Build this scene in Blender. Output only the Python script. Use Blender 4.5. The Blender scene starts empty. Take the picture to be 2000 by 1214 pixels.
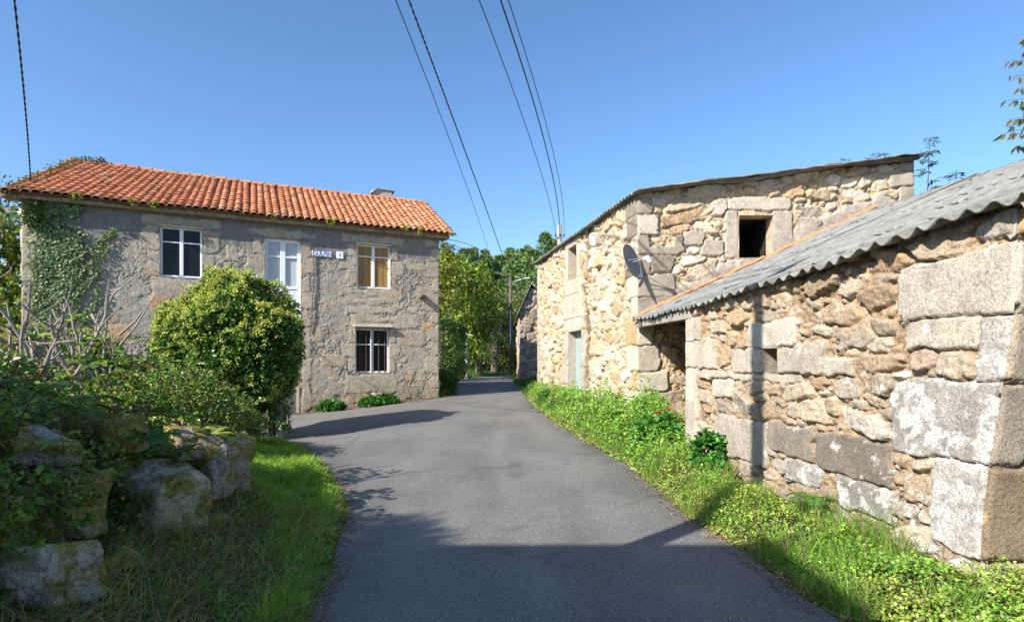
import bpy, bmesh, math, random
import numpy as np
from mathutils import Vector, Matrix, noise as mnoise

sc = bpy.context.scene
R = math.radians
# ------------------------------------------------------------------ camera, sky, sun, exposure
F = 1111.0           # focal length in pixels of the 2000 px wide photograph
EYE = 1.6
HZ = 705.0           # pixel row of the horizon
cam_d = bpy.data.cameras.new('camera')
cam = bpy.data.objects.new('camera', cam_d)
sc.collection.objects.link(cam)
cam.location = (0, 0, EYE)
cam.rotation_euler = (R(90), 0, 0)
cam_d.sensor_width = 36.0
cam_d.lens = 36.0 * F / 2000.0
cam_d.shift_y = (HZ - 607.0) / 2000.0
cam_d.clip_end = 3000
cam_d.clip_start = 0.05
sc.camera = cam

SUN_AZ = 42.0        # the light travels towards (cos az, sin az) on the ground
SUN_EL = 33.0
Ldir = Vector((math.cos(R(SUN_AZ)) * math.cos(R(SUN_EL)), math.sin(R(SUN_AZ)) * math.cos(R(SUN_EL)), -math.sin(R(SUN_EL))))
world = bpy.data.worlds.new('World'); sc.world = world; world.use_nodes = True
wn = world.node_tree
bg = wn.nodes['Background']
sky = wn.nodes.new('ShaderNodeTexSky'); sky.sky_type = 'NISHITA'; sky.sun_disc = False
sky.sun_elevation = R(SUN_EL)
to_sun = -Ldir
sky.sun_rotation = math.atan2(to_sun.x, to_sun.y)
sky.altitude = 300; sky.air_density = 1.0; sky.dust_density = 0.9; sky.ozone_density = 4.5
hs = wn.nodes.new('ShaderNodeHueSaturation'); hs.inputs['Saturation'].default_value = 1.08
wn.links.new(sky.outputs[0], hs.inputs['Color']); wn.links.new(hs.outputs[0], bg.inputs[0])
bg.inputs[1].default_value = 0.122
sun_d = bpy.data.lights.new('sun', 'SUN'); sun_d.energy = 5.0; sun_d.angle = R(0.53); sun_d.color = (1.0, 0.945, 0.86)
sun = bpy.data.objects.new('sun', sun_d); sc.collection.objects.link(sun)
sun.rotation_euler = Ldir.to_track_quat('-Z', 'Y').to_euler()
sc.view_settings.view_transform = 'Standard'
sc.view_settings.look = 'None'
sc.view_settings.exposure = 0.97
sc.view_settings.gamma = 1.0
sc.cycles.max_bounces = 6
sc.cycles.diffuse_bounces = 3
sc.cycles.transparent_max_bounces = 8

# ------------------------------------------------------------------ helpers
rng = np.random.default_rng(7)
random.seed(7)
COL = sc.collection

def W(px, py, d):
    """the point at distance d in front of the camera that the photograph shows at (px, py)"""
    return Vector(((px - 1000) / F * d, d, EYE + (HZ - py) / F * d))

def tag(o, label=None, cat=None, group=None, kind=None):
    if label: o['label'] = label
    if cat: o['category'] = cat
    if group: o['group'] = group
    if kind: o['kind'] = kind
    return o

def empty(name, loc, label, cat, group=None):
    o = bpy.data.objects.new(name, None); COL.objects.link(o)
    o.location = loc
    o.empty_display_size = 0.2
    return tag(o, label, cat, group)

def link(me, name, parent=None, mat=None):
    o = bpy.data.objects.new(name, me); COL.objects.link(o)
    if mat is not None and len(me.materials) == 0: me.materials.append(mat)
    if parent is not None:
        o.parent = parent
        o.matrix_parent_inverse = Matrix.Translation(-parent.location)
    return o

def mesh_np(name, v, faces, mat=None, parent=None, col=None, smooth=False):
    """faces: int array (n,k) or list of such arrays; col: (nv,3)"""
    me = bpy.data.meshes.new(name)
    v = np.asarray(v, dtype=np.float32)
    if not isinstance(faces, list): faces = [faces]
    faces = [np.asarray(f, dtype=np.int32) for f in faces if len(f)]
    tot = [np.full(len(f), f.shape[1], dtype=np.int32) for f in faces]
    tot = np.concatenate(tot); loops = np.concatenate([f.ravel() for f in faces])
    start = np.concatenate([[0], np.cumsum(tot)[:-1]]).astype(np.int32)
    me.vertices.add(len(v)); me.vertices.foreach_set('co', v.ravel())
    me.loops.add(len(loops)); me.loops.foreach_set('vertex_index', loops)
    me.polygons.add(len(tot)); me.polygons.foreach_set('loop_start', start); me.polygons.foreach_set('loop_total', tot)
    if smooth: me.polygons.foreach_set('use_smooth', np.ones(len(tot), dtype=bool))
    me.update(calc_edges=True)
    if col is not None:
        a = me.color_attributes.new('Col', 'FLOAT_COLOR', 'POINT')
        c = np.ones((len(v), 4), dtype=np.float32); c[:, :3] = col
        a.data.foreach_set('color', c.ravel())
    return link(me, name, parent, mat)

class MB:
    """collects simple solids and links them as one mesh"""
    def __init__(s): s.v = []; s.f = []
    def add(s, vs, fs):
        b = len(s.v); s.v += [tuple(p) for p in vs]; s.f += [tuple(i + b for i in f) for f in fs]; return s
    def box(s, o, ux, uy, uz):
        o, ux, uy, uz = Vector(o), Vector(ux), Vector(uy), Vector(uz)
        vs = [o, o + ux, o + ux + uy, o + uy, o + uz, o + ux + uz, o + ux + uy + uz, o + uy + uz]
        return s.add(vs, [(0, 3, 2, 1), (4, 5, 6, 7), (0, 1, 5, 4), (1, 2, 6, 5), (2, 3, 7, 6), (3, 0, 4, 7)])
    def tube(s, pts, rad, n=8, cap=True):
        pts = [Vector(p) for p in pts]
        if not hasattr(rad, '__len__'): rad = [rad] * len(pts)
        b = len(s.v)
        up = None
        for i, p in enumerate(pts):
            t = (pts[min(i + 1, len(pts) - 1)] - pts[max(i - 1, 0)]).normalized()
            if up is None:
                up = t.orthogonal().normalized()
            up = (up - t * up.dot(t))
            up = up.normalized() if up.length > 1e-5 else t.orthogonal().normalized()
            w = t.cross(up)
            for k in range(n):
                a = 2 * math.pi * k / n
                q = p + (up * math.cos(a) + w * math.sin(a)) * rad[i]
                s.v.append((q.x, q.y, q.z))
        for i in range(len(pts) - 1):
            for k in range(n):
                a = b + i * n + k; c = b + i * n + (k + 1) % n
                s.f.append((a, c, c + n, a + n))
        if cap:
            s.f.append(tuple(b + k for k in reversed(range(n))))
            s.f.append(tuple(b + (len(pts) - 1) * n + k for k in range(n)))
        return s
    def build(s, name, mat, parent=None, smooth=False, bevel=0, col=None):
        me = bpy.data.meshes.new(name); me.from_pydata(s.v, [], s.f); me.update()
        if smooth: me.polygons.foreach_set('use_smooth', [True] * len(me.polygons))
        if col is not None:
            a = me.color_attributes.new('Col', 'FLOAT_COLOR', 'POINT')
            c = np.ones((len(s.v), 4), dtype=np.float32); c[:, :3] = col
            a.data.foreach_set('color', c.ravel())
        o = link(me, name, parent, mat)
        if bevel:
            m = o.modifiers.new('bevel', 'BEVEL'); m.width = bevel; m.segments = 2; m.limit_method = 'ANGLE'
        return o

# ---- gradient noise, vectorised
_perm = np.random.default_rng(3).permutation(256); _perm = np.concatenate([_perm, _perm, _perm])
_g3 = np.random.default_rng(4).normal(size=(256, 3)); _g3 /= np.linalg.norm(_g3, axis=1)[:, None]
def pn(x, y, z=0.0):
    x, y, z = np.broadcast_arrays(np.asarray(x, float), np.asarray(y, float), np.asarray(z, float))
    xi = np.floor(x).astype(int); yi = np.floor(y).astype(int); zi = np.floor(z).astype(int)
    xf, yf, zf = x - xi, y - yi, z - zi
    u, v, w = [t * t * t * (t * (t * 6 - 15) + 10) for t in (xf, yf, zf)]
    out = 0
    for dx in (0, 1):
        for dy in (0, 1):
            for dz in (0, 1):
                h = _perm[_perm[_perm[(xi + dx) & 255] + ((yi + dy) & 255)] + ((zi + dz) & 255)]
                g = _g3[h]
                d = g[..., 0] * (xf - dx) + g[..., 1] * (yf - dy) + g[..., 2] * (zf - dz)
                out = out + d * (u if dx else 1 - u) * (v if dy else 1 - v) * (w if dz else 1 - w)
    return out * 1.6
def fbm(x, y, z=0.0, o=4, g=.5):
    a, s, t = 1.0, 1.0, 0
    for i in range(o):
        t = t + a * pn(np.asarray(x) * s + i * 17.3, np.asarray(y) * s - i * 9.1, np.asarray(z) * s + i * 5.7); a *= g; s *= 2.03
    return t
def ss(a, b, x):
    t = np.clip((np.asarray(x, float) - a) / (b - a), 0, 1); return t * t * (3 - 2 * t)
def lerp(a, b, t): return a + (b - a) * t

# ------------------------------------------------------------------ materials
def newmat(name):
    m = bpy.data.materials.new(name); m.use_nodes = True
    nt = m.node_tree; b = nt.nodes['Principled BSDF']
    return m, nt, b
def N(nt, t, **k):
    n = nt.nodes.new(t)
    for a, v in k.items():
        if a.startswith('_'): n.inputs[a[1:].replace('_', ' ')].default_value = v
        else: setattr(n, a, v)
    return n
def coords(nt): return nt.nodes.new('ShaderNodeTexCoord').outputs['Object']
def noise(nt, co, scale, detail=4, rough=.55):
    n = N(nt, 'ShaderNodeTexNoise'); n.inputs['Scale'].default_value = scale; n.inputs['Detail'].default_value = detail
    n.inputs['Roughness'].default_value = rough
    nt.links.new(co, n.inputs['Vector']); return n
def ramp(nt, fac, stops):
    r = N(nt, 'ShaderNodeValToRGB'); e = r.color_ramp.elements
    while len(e) < len(stops): e.new(.5)
    for i, (p, c) in enumerate(stops):
        e[i].position = p; e[i].color = (*c, 1) if len(c) == 3 else c
    nt.links.new(fac, r.inputs[0]); return r
def mix(nt, mode, fac, a, b):
    m = N(nt, 'ShaderNodeMix', data_type='RGBA', blend_type=mode)
    if isinstance(fac, (int, float)): m.inputs[0].default_value = fac
    else: nt.links.new(fac, m.inputs[0])
    for s, i in ((a, 6), (b, 7)):
        if isinstance(s, tuple): m.inputs[i].default_value = (*s, 1)
        else: nt.links.new(s, m.inputs[i])
    return m.outputs[2]
def bump(nt, h, strength, dist, b):
    n = N(nt, 'ShaderNodeBump'); n.inputs['Strength'].default_value = strength; n.inputs['Distance'].default_value = dist
    nt.links.new(h, n.inputs['Height']); nt.links.new(n.outputs[0], b.inputs['Normal']); return n

def mat_stone(name, grain=140, gs=.3, bstr=.6, bdist=.006, lich=None, fine=45):
    """colour comes from the stones themselves (Col), the shader adds granite grain"""
    m, nt, b = newmat(name)
    co = coords(nt)
    a = N(nt, 'ShaderNodeAttribute', attribute_name='Col')
    n1 = noise(nt, co, grain, 2, .7); n2 = noise(nt, co, fine, 5, .65); n3 = noise(nt, co, 7, 4, .6)
    r1 = ramp(nt, n1.outputs[0], [(.30, (1 - gs * 1.5,) * 3), (.5, (1, 1, 1)), (.72, (1 + gs,) * 3)])
    r2 = ramp(nt, n2.outputs[0], [(.32, (.66, .62, .58)), (.5, (1, 1, 1)), (.7, (1.14, 1.13, 1.10))])
    r3 = ramp(nt, n3.outputs[0], [(.32, (.80, .78, .75)), (.52, (1, 1, 1)), (.7, (1.08, 1.04, .98))])
    c = mix(nt, 'MULTIPLY', 1, a.outputs[0], r1.outputs[0]); c = mix(nt, 'MULTIPLY', 1, c, r2.outputs[0]); c = mix(nt, 'MULTIPLY', 1, c, r3.outputs[0])
    nt.links.new(c, b.inputs['Base Color'])
    b.inputs['Roughness'].default_value = .92; b.inputs['Specular IOR Level'].default_value = .25
    s = N(nt, 'ShaderNodeMath', operation='ADD'); nt.links.new(n1.outputs[0], s.inputs[0])
    s2 = N(nt, 'ShaderNodeMath', operation='MULTIPLY'); s2.inputs[1].default_value = 2.5; nt.links.new(n2.outputs[0], s2.inputs[0])
    nt.links.new(s2.outputs[0], s.inputs[1])
    bump(nt, s.outputs[0], bstr, bdist, b)
    return m
def mat_leaf(name, trans=.35, rough=.45, spec=.4, var=.25):
    m, nt, b = newmat(name)
    a = N(nt, 'ShaderNodeAttribute', attribute_name='Col')
    n = noise(nt, coords(nt), 9, 2)
    r = ramp(nt, n.outputs[0], [(.3, (1 - var,) * 3), (.7, (1 + var,) * 3)])
    c = mix(nt, 'MULTIPLY', 1, a.outputs[0], r.outputs[0])
    nt.links.new(c, b.inputs['Base Color']); b.inputs['Roughness'].default_value = rough; b.inputs['Specular IOR Level'].default_value = spec
    t = N(nt, 'ShaderNodeBsdfTranslucent'); tc = mix(nt, 'MULTIPLY', 1, c, (1.35, 1.25, .5)); nt.links.new(tc, t.inputs[0])
    ms = N(nt, 'ShaderNodeMixShader'); ms.inputs[0].default_value = trans
    nt.links.new(b.outputs[0], ms.inputs[1]); nt.links.new(t.outputs[0], ms.inputs[2])
    nt.links.new(ms.outputs[0], nt.nodes['Material Output'].inputs[0])
    return m
def mat_plain(name, col, rough=.6, metal=0, nscale=20, var=.15, bstr=.1, spec=.5, stops=None):
    m, nt, b = newmat(name); co = coords(nt)
    n = noise(nt, co, nscale, 5)
    r = ramp(nt, n.outputs[0], stops or [(.3, tuple(x * (1 - var) for x in col)), (.7, tuple(min(1, x * (1 + var)) for x in col))])
    nt.links.new(r.outputs[0], b.inputs['Base Color']); b.inputs['Roughness'].default_value = rough; b.inputs['Metallic'].default_value = metal
    b.inputs['Specular IOR Level'].default_value = spec
    if bstr: bump(nt, n.outputs[0], bstr, .01, b)
    return m
M = {}
M['wall'] = mat_stone('wall_stone', gs=.42, bstr=.8)
M['wall_far'] = mat_stone('wall_stone_far', grain=70, gs=.22, bstr=.7, bdist=.012, fine=22)
M['render'] = mat_stone('house_render', grain=90, gs=.2, bstr=.8, bdist=.012, fine=26)
M['boulder'] = mat_stone('mossy_boulder', grain=160, gs=.4, bstr=.9, bdist=.008, fine=30)
M['leaf'] = mat_leaf('leaf'); M['gloss'] = mat_leaf('glossy_leaf', .18, .42, .45); M['grass'] = mat_leaf('grass_blade', .4, .5, .3)
M['needle'] = mat_leaf('pine_needle', .15, .6, .2)
M['dry'] = mat_leaf('dry_leaf', .15, .8, .1)
M['white'] = mat_plain('white_paint', (.72, .74, .76), .45, nscale=8, var=.06, bstr=.05)
M['cream'] = mat_plain('cream_wood', (.50, .42, .28), .7, nscale=18)
M['shutter'] = mat_plain('ochre_wood', (.30, .17, .05), .6, nscale=14, var=.2)
M['board'] = mat_plain('weathered_wood', (.32, .29, .25), .85, nscale=25, var=.3, bstr=.4)
M['glass'] = mat_plain('dark_glass', (.008, .009, .010), .12, nscale=3, var=.3, bstr=.0, spec=.22)
M['curtain'] = mat_plain('pale_panel', (.42, .46, .47), .35, nscale=4, var=.06, bstr=.02)
M['iron'] = mat_plain('rusty_iron', (.075, .04, .03), .7, nscale=40, var=.5)
M['black'] = mat_plain('black_rubber', (.012, .013, .018), .6, nscale=30)
M['dark'] = mat_plain('dark_interior', (.018, .014, .011), .95, nscale=6, var=.4)
M['steel'] = mat_plain('galvanised_steel', (.42, .43, .44), .4, .7, nscale=30, var=.12)
M['dish'] = mat_plain('grey_dish', (.24, .23, .22), .6, .1, nscale=60, var=.15)
M['door'] = mat_plain('grey_green_door', (.27, .34, .34), .6, nscale=7, var=.12, bstr=.08)
M['bark'] = mat_plain('bark', (.11, .085, .06), .95, nscale=14, var=.45, bstr=.8)
M['twig'] = mat_plain('cut_branch', (.30, .24, .19), .9, nscale=30, var=.35, bstr=.5)
M['greytwig'] = mat_plain('pale_branch', (.28, .24, .205), .9, nscale=30, var=.3, bstr=.5)
M['stem'] = mat_plain('bramble_stem', (.16, .05, .035), .6, nscale=30, var=.4)
M['pole'] = mat_plain('pole_wood', (.30, .27, .23), .9, nscale=10, var=.3, bstr=.5)
M['concrete'] = mat_plain('pale_concrete', (.42, .38, .30), .9, nscale=18, var=.2, bstr=.4)
M['tin'] = mat_plain('mortar_patch', (.34, .32, .285), .8, nscale=9, var=.12, bstr=.2)
M['terracotta'] = mat_plain('terracotta_flashing', (.55, .20, .08), .85, nscale=12, var=.25, bstr=.2)
M['signwhite'] = mat_plain('enamel_sign', (.78, .78, .80), .35, nscale=30, var=.05, bstr=0)
M['signblue'] = mat_plain('blue_enamel', (.13, .17, .48), .35, nscale=30, var=.1, bstr=0)

def mat_asbestos():
    m, nt, b = newmat('fibre_cement'); co = coords(nt)
    a = N(nt, 'ShaderNodeAttribute', attribute_name='Col')
    n1 = noise(nt, co, 5, 6, .6); n2 = noise(nt, co, 60, 4, .7); n3 = noise(nt, co, 1.3, 3)
    r1 = ramp(nt, n1.outputs[0], [(.33, (.66, .66, .64)), (.5, (1, 1, 1)), (.68, (1.2, 1.2, 1.18))])
    r2 = ramp(nt, n2.outputs[0], [(.35, (.62, .62, .6)), (.5, (1, 1, 1)), (.68, (1.25, 1.25, 1.22))])
    c = mix(nt, 'MULTIPLY', 1, a.outputs[0], r1.outputs[0]); c = mix(nt, 'MULTIPLY', 1, c, r2.outputs[0])
    nt.links.new(c, b.inputs['Base Color']); b.inputs['Roughness'].default_value = .95; b.inputs['Specular IOR Level'].default_value = .2
    bump(nt, n2.outputs[0], .6, .006, b); return m
M['cement'] = mat_asbestos()
def mat_tile():
    m, nt, b = newmat('roof_tile'); co = coords(nt)
    a = N(nt, 'ShaderNodeAttribute', attribute_name='Col')
    n1 = noise(nt, co, 9, 5, .65); n2 = noise(nt, co, 60, 3, .7)
    r1 = ramp(nt, n1.outputs[0], [(.30, (.55, .55, .55)), (.45, (1, 1, 1)), (.7, (1.12, 1.1, 1.05))])
    c = mix(nt, 'MULTIPLY', 1, a.outputs[0], r1.outputs[0])
    nt.links.new(c, b.inputs['Base Color']); b.inputs['Roughness'].default_value = .85; b.inputs['Specular IOR Level'].default_value = .25
    bump(nt, n2.outputs[0], .4, .006, b); return m
M['tile'] = mat_tile()
def mat_asphalt():
    m, nt, b = newmat('asphalt'); co = coords(nt)
    n1 = noise(nt, co, .7, 5, .6); n2 = noise(nt, co, 70, 3, .8); n3 = noise(nt, co, 230, 2, .8)
    a = N(nt, 'ShaderNodeAttribute', attribute_name='Col')
    r1 = ramp(nt, n1.outputs[0], [(.3, (.86, .86, .87)), (.55, (1, 1, 1)), (.75, (1.10, 1.09, 1.07))])
    r2 = ramp(nt, n2.outputs[0], [(.35, (.55, .55, .56)), (.5, (1, 1, 1)), (.62, (1.3, 1.3, 1.28))])
    c = mix(nt, 'MULTIPLY', 1, a.outputs[0], r1.outputs[0]); c = mix(nt, 'MULTIPLY', 1, c, r2.outputs[0])
    v = N(nt, 'ShaderNodeTexVoronoi'); v.inputs['Scale'].default_value = 80; nt.links.new(co, v.inputs['Vector'])
    sx = N(nt, 'ShaderNodeSeparateColor'); nt.links.new(v.outputs['Color'], sx.inputs[0])
    gt = N(nt, 'ShaderNodeMath', operation='GREATER_THAN'); gt.inputs[1].default_value = .86; nt.links.new(sx.outputs[0], gt.inputs[0])
    lt = N(nt, 'ShaderNodeMath', operation='LESS_THAN'); lt.inputs[1].default_value = .36; nt.links.new(v.outputs['Distance'], lt.inputs[0])
    mu = N(nt, 'ShaderNodeMath', operation='MULTIPLY'); nt.links.new(gt.outputs[0], mu.inputs[0]); nt.links.new(lt.outputs[0], mu.inputs[1])
    gr = ramp(nt, sx.outputs[1], [(0, (.14, .135, .125)), (.6, (.26, .25, .23)), (.9, (.5, .5, .47)), (1, (.7, .7, .68))])
    c = mix(nt, 'MIX', mu.outputs[0], c, gr.outputs[0])
    nt.links.new(c, b.inputs['Base Color']); b.inputs['Roughness'].default_value = .82; b.inputs['Specular IOR Level'].default_value = .35
    s = N(nt, 'ShaderNodeMath', operation='ADD'); nt.links.new(n2.outputs[0], s.inputs[0]); nt.links.new(v.outputs['Distance'], s.inputs[1])
    bump(nt, s.outputs[0], .55, .006, b); return m
M['asphalt'] = mat_asphalt()
def mat_ground():
    m, nt, b = newmat('soil'); co = coords(nt)
    a = N(nt, 'ShaderNodeAttribute', attribute_name='Col')
    n1 = noise(nt, co, 6, 6, .7); n2 = noise(nt, co, 50, 4, .7)
    r1 = ramp(nt, n1.outputs[0], [(.3, (.5, .48, .42)), (.5, (1, 1, 1)), (.7, (1.4, 1.25, 1.0))])
    r2 = ramp(nt, n2.outputs[0], [(.35, (.55, .55, .5)), (.55, (1, 1, 1)), (.7, (1.3, 1.25, 1.1))])
    c = mix(nt, 'MULTIPLY', 1, a.outputs[0], r1.outputs[0]); c = mix(nt, 'MULTIPLY', 1, c, r2.outputs[0])
    nt.links.new(c, b.inputs['Base Color']); b.inputs['Roughness'].default_value = 1; b.inputs['Specular IOR Level'].default_value = .1
    bump(nt, n2.outputs[0], .9, .02, b); return m
M['soil'] = mat_ground()

# ------------------------------------------------------------------ terrain and road
ROAD = [(2.1, -20), (2.1, 0), (2.1, 2.6), (2.03, 3.49), (1.94, 4.0), (1.9, 4.76), (1.74, 5.92), (1.70, 7.2), (1.62, 8.5), (1.18, 10.9), (.85, 13.5), (.59, 16.4), (.375, 20.8), (.15, 26), (0, 30.7),
        (-.05, 36), (.6, 39.0), (3, 41.0), (12, 43), (12, 46.5), (4, 45.2), (0, 42.6), (-2.3, 36.8), (-2.95, 31), (-2.75, 27.5), (-2.2, 20.8), (-2.15, 18.9), (-2.3, 18.15), (-7.2, 16.05), (-15, 12.5), (-22, 9.5),
        (-22, 8), (-9, 11.6), (-6, 11.4), (-4.3, 10.9), (-3.75, 10.0), (-3.3, 9.33), (-2.9, 8.5), (-2.2, 7.2), (-1.78, 6.1), (-1.55, 5.2), (-1.35, 4.2), (-1.2, 3.49), (-1.15, 2), (-1.2, 0), (-1.4, -20)]
def densify(poly, step=.12):
    out = []
    n = len(poly)
    for i in range(n):
        a, b = np.array(poly[i], float), np.array(poly[(i + 1) % n], float)
        m = max(1, int(np.linalg.norm(b - a) / step))
        for k in range(m): out.append(a + (b - a) * k / m)
    return np.array(out)
_rp = densify(ROAD, .25)
for _ in range(3): _rp = (_rp + np.roll(_rp, 1, 0) + np.roll(_rp, -1, 0)) / 3
_rp += np.stack([pn(_rp[:, 0] * 1.3, _rp[:, 1] * 1.3, 1.) + .5 * pn(_rp[:, 0] * 4, _rp[:, 1] * 4, 9.), .6 * pn(_rp[:, 0] * 1.3, _rp[:, 1] * 1.3, 7.)], 1) * .05
def road_sd(x, y, nearest=False):
    """signed distance to the road's edge, negative on the road"""
    x = np.asarray(x, float); y = np.asarray(y, float); shp = x.shape
    X, Y = x.ravel(), y.ravel()
    A = _rp; B = np.roll(_rp, -1, 0); D = B - A; LL = (D ** 2).sum(1)
    best = np.full(X.shape, 1e18); nx = np.zeros_like(X); ny = np.zeros_like(X); ins = np.zeros(X.shape, bool)
    for i in range(len(A)):
        t = np.clip(((X - A[i, 0]) * D[i, 0] + (Y - A[i, 1]) * D[i, 1]) / LL[i], 0, 1)
        qx = A[i, 0] + t * D[i, 0]; qy = A[i, 1] + t * D[i, 1]
        d = (X - qx) ** 2 + (Y - qy) ** 2; m = d < best
        best[m] = d[m]; nx[m] = qx[m]; ny[m] = qy[m]
        c = ((A[i, 1] > Y) != (B[i, 1] > Y))
        if D[i, 1] != 0:
            xc = A[i, 0] + (Y - A[i, 1]) / D[i, 1] * D[i, 0]; ins ^= c & (X < xc)
    d = np.sqrt(best); d[ins] *= -1
    if nearest: return d.reshape(shp), nx.reshape(shp), ny.reshape(shp)
    return d.reshape(shp)
def base_z(x, y):
    x = np.asarray(x, float); y = np.asarray(y, float)
    yy = np.minimum(y, 60)
    z = .03 * (np.log1p(np.exp(np.clip((yy - 5) * 1.6, -30, 30))) / 1.6)
    z = z + .08 * np.minimum(0, np.maximum(x, -14) + 2.4) * ss(8, 12, y) * (1 - ss(22, 30, y))
    h = 18 * ss(54, 145, y + .25 * x) * (1 + .18 * np.sin(x * .045 + .6)) + 6 * ss(120, 400, y)
    return z + h
_F = [(-2.3, -4), (-2.45, 2.2), (-2.72, 3.3), (-3.12, 4.5), (-3.1, 5.5), (-3.5, 6.3), (-4.1, 7.8), (-5.0, 9.6), (-5.5, 10.6), (-6.0, 11.2)]   # the foot of the bank
def foot_x(y): return np.interp(y, [p[1] for p in _F], [p[0] for p in _F])
def ground(x, y, sd=None):
    x = np.asarray(x, float); y = np.asarray(y, float)
    if sd is None: sd = road_sd(x, y)
    z = base_z(x, y) - .05 * ss(.02, -.12, sd)
    right = ss(-.6, .6, x + .05 * y)
    near = 1 - ss(20, 30, y)
    z = z + right * near * (.24 - .07 * ss(8, 6, y)) * ss(.05, .95, sd) + (1 - near) * .12 * ss(.1, 1.5, sd)
    fx = foot_x(y) - x
    bank = (ss(-.05, .45, fx) * .84 + .30 * ss(-1.2, .0, fx)) * (1 - .70 * ss(5.6, 7.6, y)) * (1 - ss(10.2, 11.6, y)) * ss(14, 12.5, -x)
    z = z + bank * ss(0, .3, sd) + (1 - right) * .05 * ss(.05, .6, sd)
    z = z + .03 * fbm(x * 1.7, y * 1.7, 3.) * ss(.1, .5, sd) + .02 * pn(x * 6, y * 6, 2.) * ss(.1, .4, sd)
    return z
def axis(parts):
    out = []
    for a, b, s in parts: out += list(np.arange(a, b - 1e-6, s))
    return np.array(out + [parts[-1][1]])
def grid_mesh(X, Y):
    nx, ny = X.shape[1], X.shape[0]
    i = np.arange(nx * ny).reshape(ny, nx)
    return np.stack([i[:-1, :-1], i[:-1, 1:], i[1:, 1:], i[1:, :-1]], -1).reshape(-1, 4)
xs = axis([(-900, -100, 80), (-100, -20, 8), (-20, -7, .5), (-7, 5, .1), (5, 20, .6), (20, 100, 8), (100, 900, 80)])
ys = axis([(-300, -20, 40), (-20, 1, 1), (1, 14, .1), (14, 46, .4), (46, 160, 4), (160, 1200, 65)])
X, Y = np.meshgrid(xs, ys); SD = road_sd(X, Y)
Z = ground(X, Y, SD)
gcol = np.zeros(X.shape + (3,))
gcol[:] = (.075, .062, .036)
gcol = lerp(gcol, np.array((.17, .13, .075)), (ss(1.6, .9, X - foot_x(Y)) * ss(8, 6.5, Y) * ss(0, 2, Y) * ss(-.5, -1, X))[..., None])
straw = (ss(.42, .0, np.abs(SD - .05)) * .9)[..., None]
gcol = lerp(gcol, np.array((.26, .19, .11)), straw * (0.6 + .4 * pn(X * 3, Y * 3)[..., None]))
gcol = lerp(gcol, np.array((.07, .10, .03)), (ss(18, 24, Y) * ss(.3, .6, SD))[..., None])
tag(mesh_np('ground', np.stack([X, Y, Z], -1).reshape(-1, 3), grid_mesh(X, Y), M['soil'], col=np.clip(gcol, .01, 1).reshape(-1, 3), smooth=True), kind='structure')
# the asphalt sheet, its rim pulled onto the edge
xs = axis([(-22, -7, .3), (-7, 3, .1), (3, 12, .3)]); ys = axis([(-20, 1, .7), (1, 12, .1), (12, 47, .2)])
X, Y = np.meshgrid(xs, ys); sd, qx, qy = road_sd(X, Y, True)
cell = np.where(X < -7, .3, np.where(X > 3, .3, .12)); cell = np.maximum(cell, np.where(Y > 12, .2, np.where(Y < 1, .7, .1)))
pull = (sd > -.35 * cell) & (sd < .9 * cell)
Xr = np.where(pull, qx, X); Yr = np.where(pull, qy, Y)
f = grid_mesh(X, Y); sdp = np.where(pull, 0, sd).ravel(); keep = (sdp[f] <= 1e-6).all(1)
Zr = base_z(Xr, Yr) + .014
ac = np.ones(X.shape + (3,)) * np.array((.150, .145, .134))
edge = ss(-.5, 0, np.where(pull, 0, sd))
ac *= (1 - .16 * edge + .16 * pn(X * .9, Y * .5, 4.) + .14 * fbm(X * 2.3, Y * 1.1, 14., 3))[..., None]
ac *= (1 - .28 * ss(.06, .012, np.abs(fbm(X * .55 + 3, Y * .45, 24., 3))) * ss(.0, .4, pn(X * .7, Y * .7, 44.)))[..., None]
ac = lerp(ac, np.array((.17, .15, .12)), (ss(-.35, -.02, np.where(pull, 0, sd)) * ss(.0, .5, fbm(X * 2.1, Y * 2.1, 34., 3)) * .55)[..., None])
for cxl, amp, wdt in ((.12, .2, .10), (-.9, .10, .25), (1.05, .10, .25)):
    ac *= (1 + amp * np.exp(-((X - (cxl + (Y - 4) * -.045 + .12 * np.sin(Y * .5)) ) / wdt) ** 2) * ss(13, 9, Y) * (.6 + .8 * np.abs(pn(X * 3, Y * 1.2, 8.))))[..., None]
used = np.unique(f[keep]); remap = -np.ones(X.size, int); remap[used] = np.arange(len(used))
tag(mesh_np('road', np.stack([Xr, Yr, Zr], -1).reshape(-1, 3)[used], remap[f[keep]], M['asphalt'], col=np.clip(ac, .02, .5).reshape(-1, 3)[used], smooth=True), kind='structure')
def gz(x, y): return float(ground(np.array([x]), np.array([y]))[0])
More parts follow.
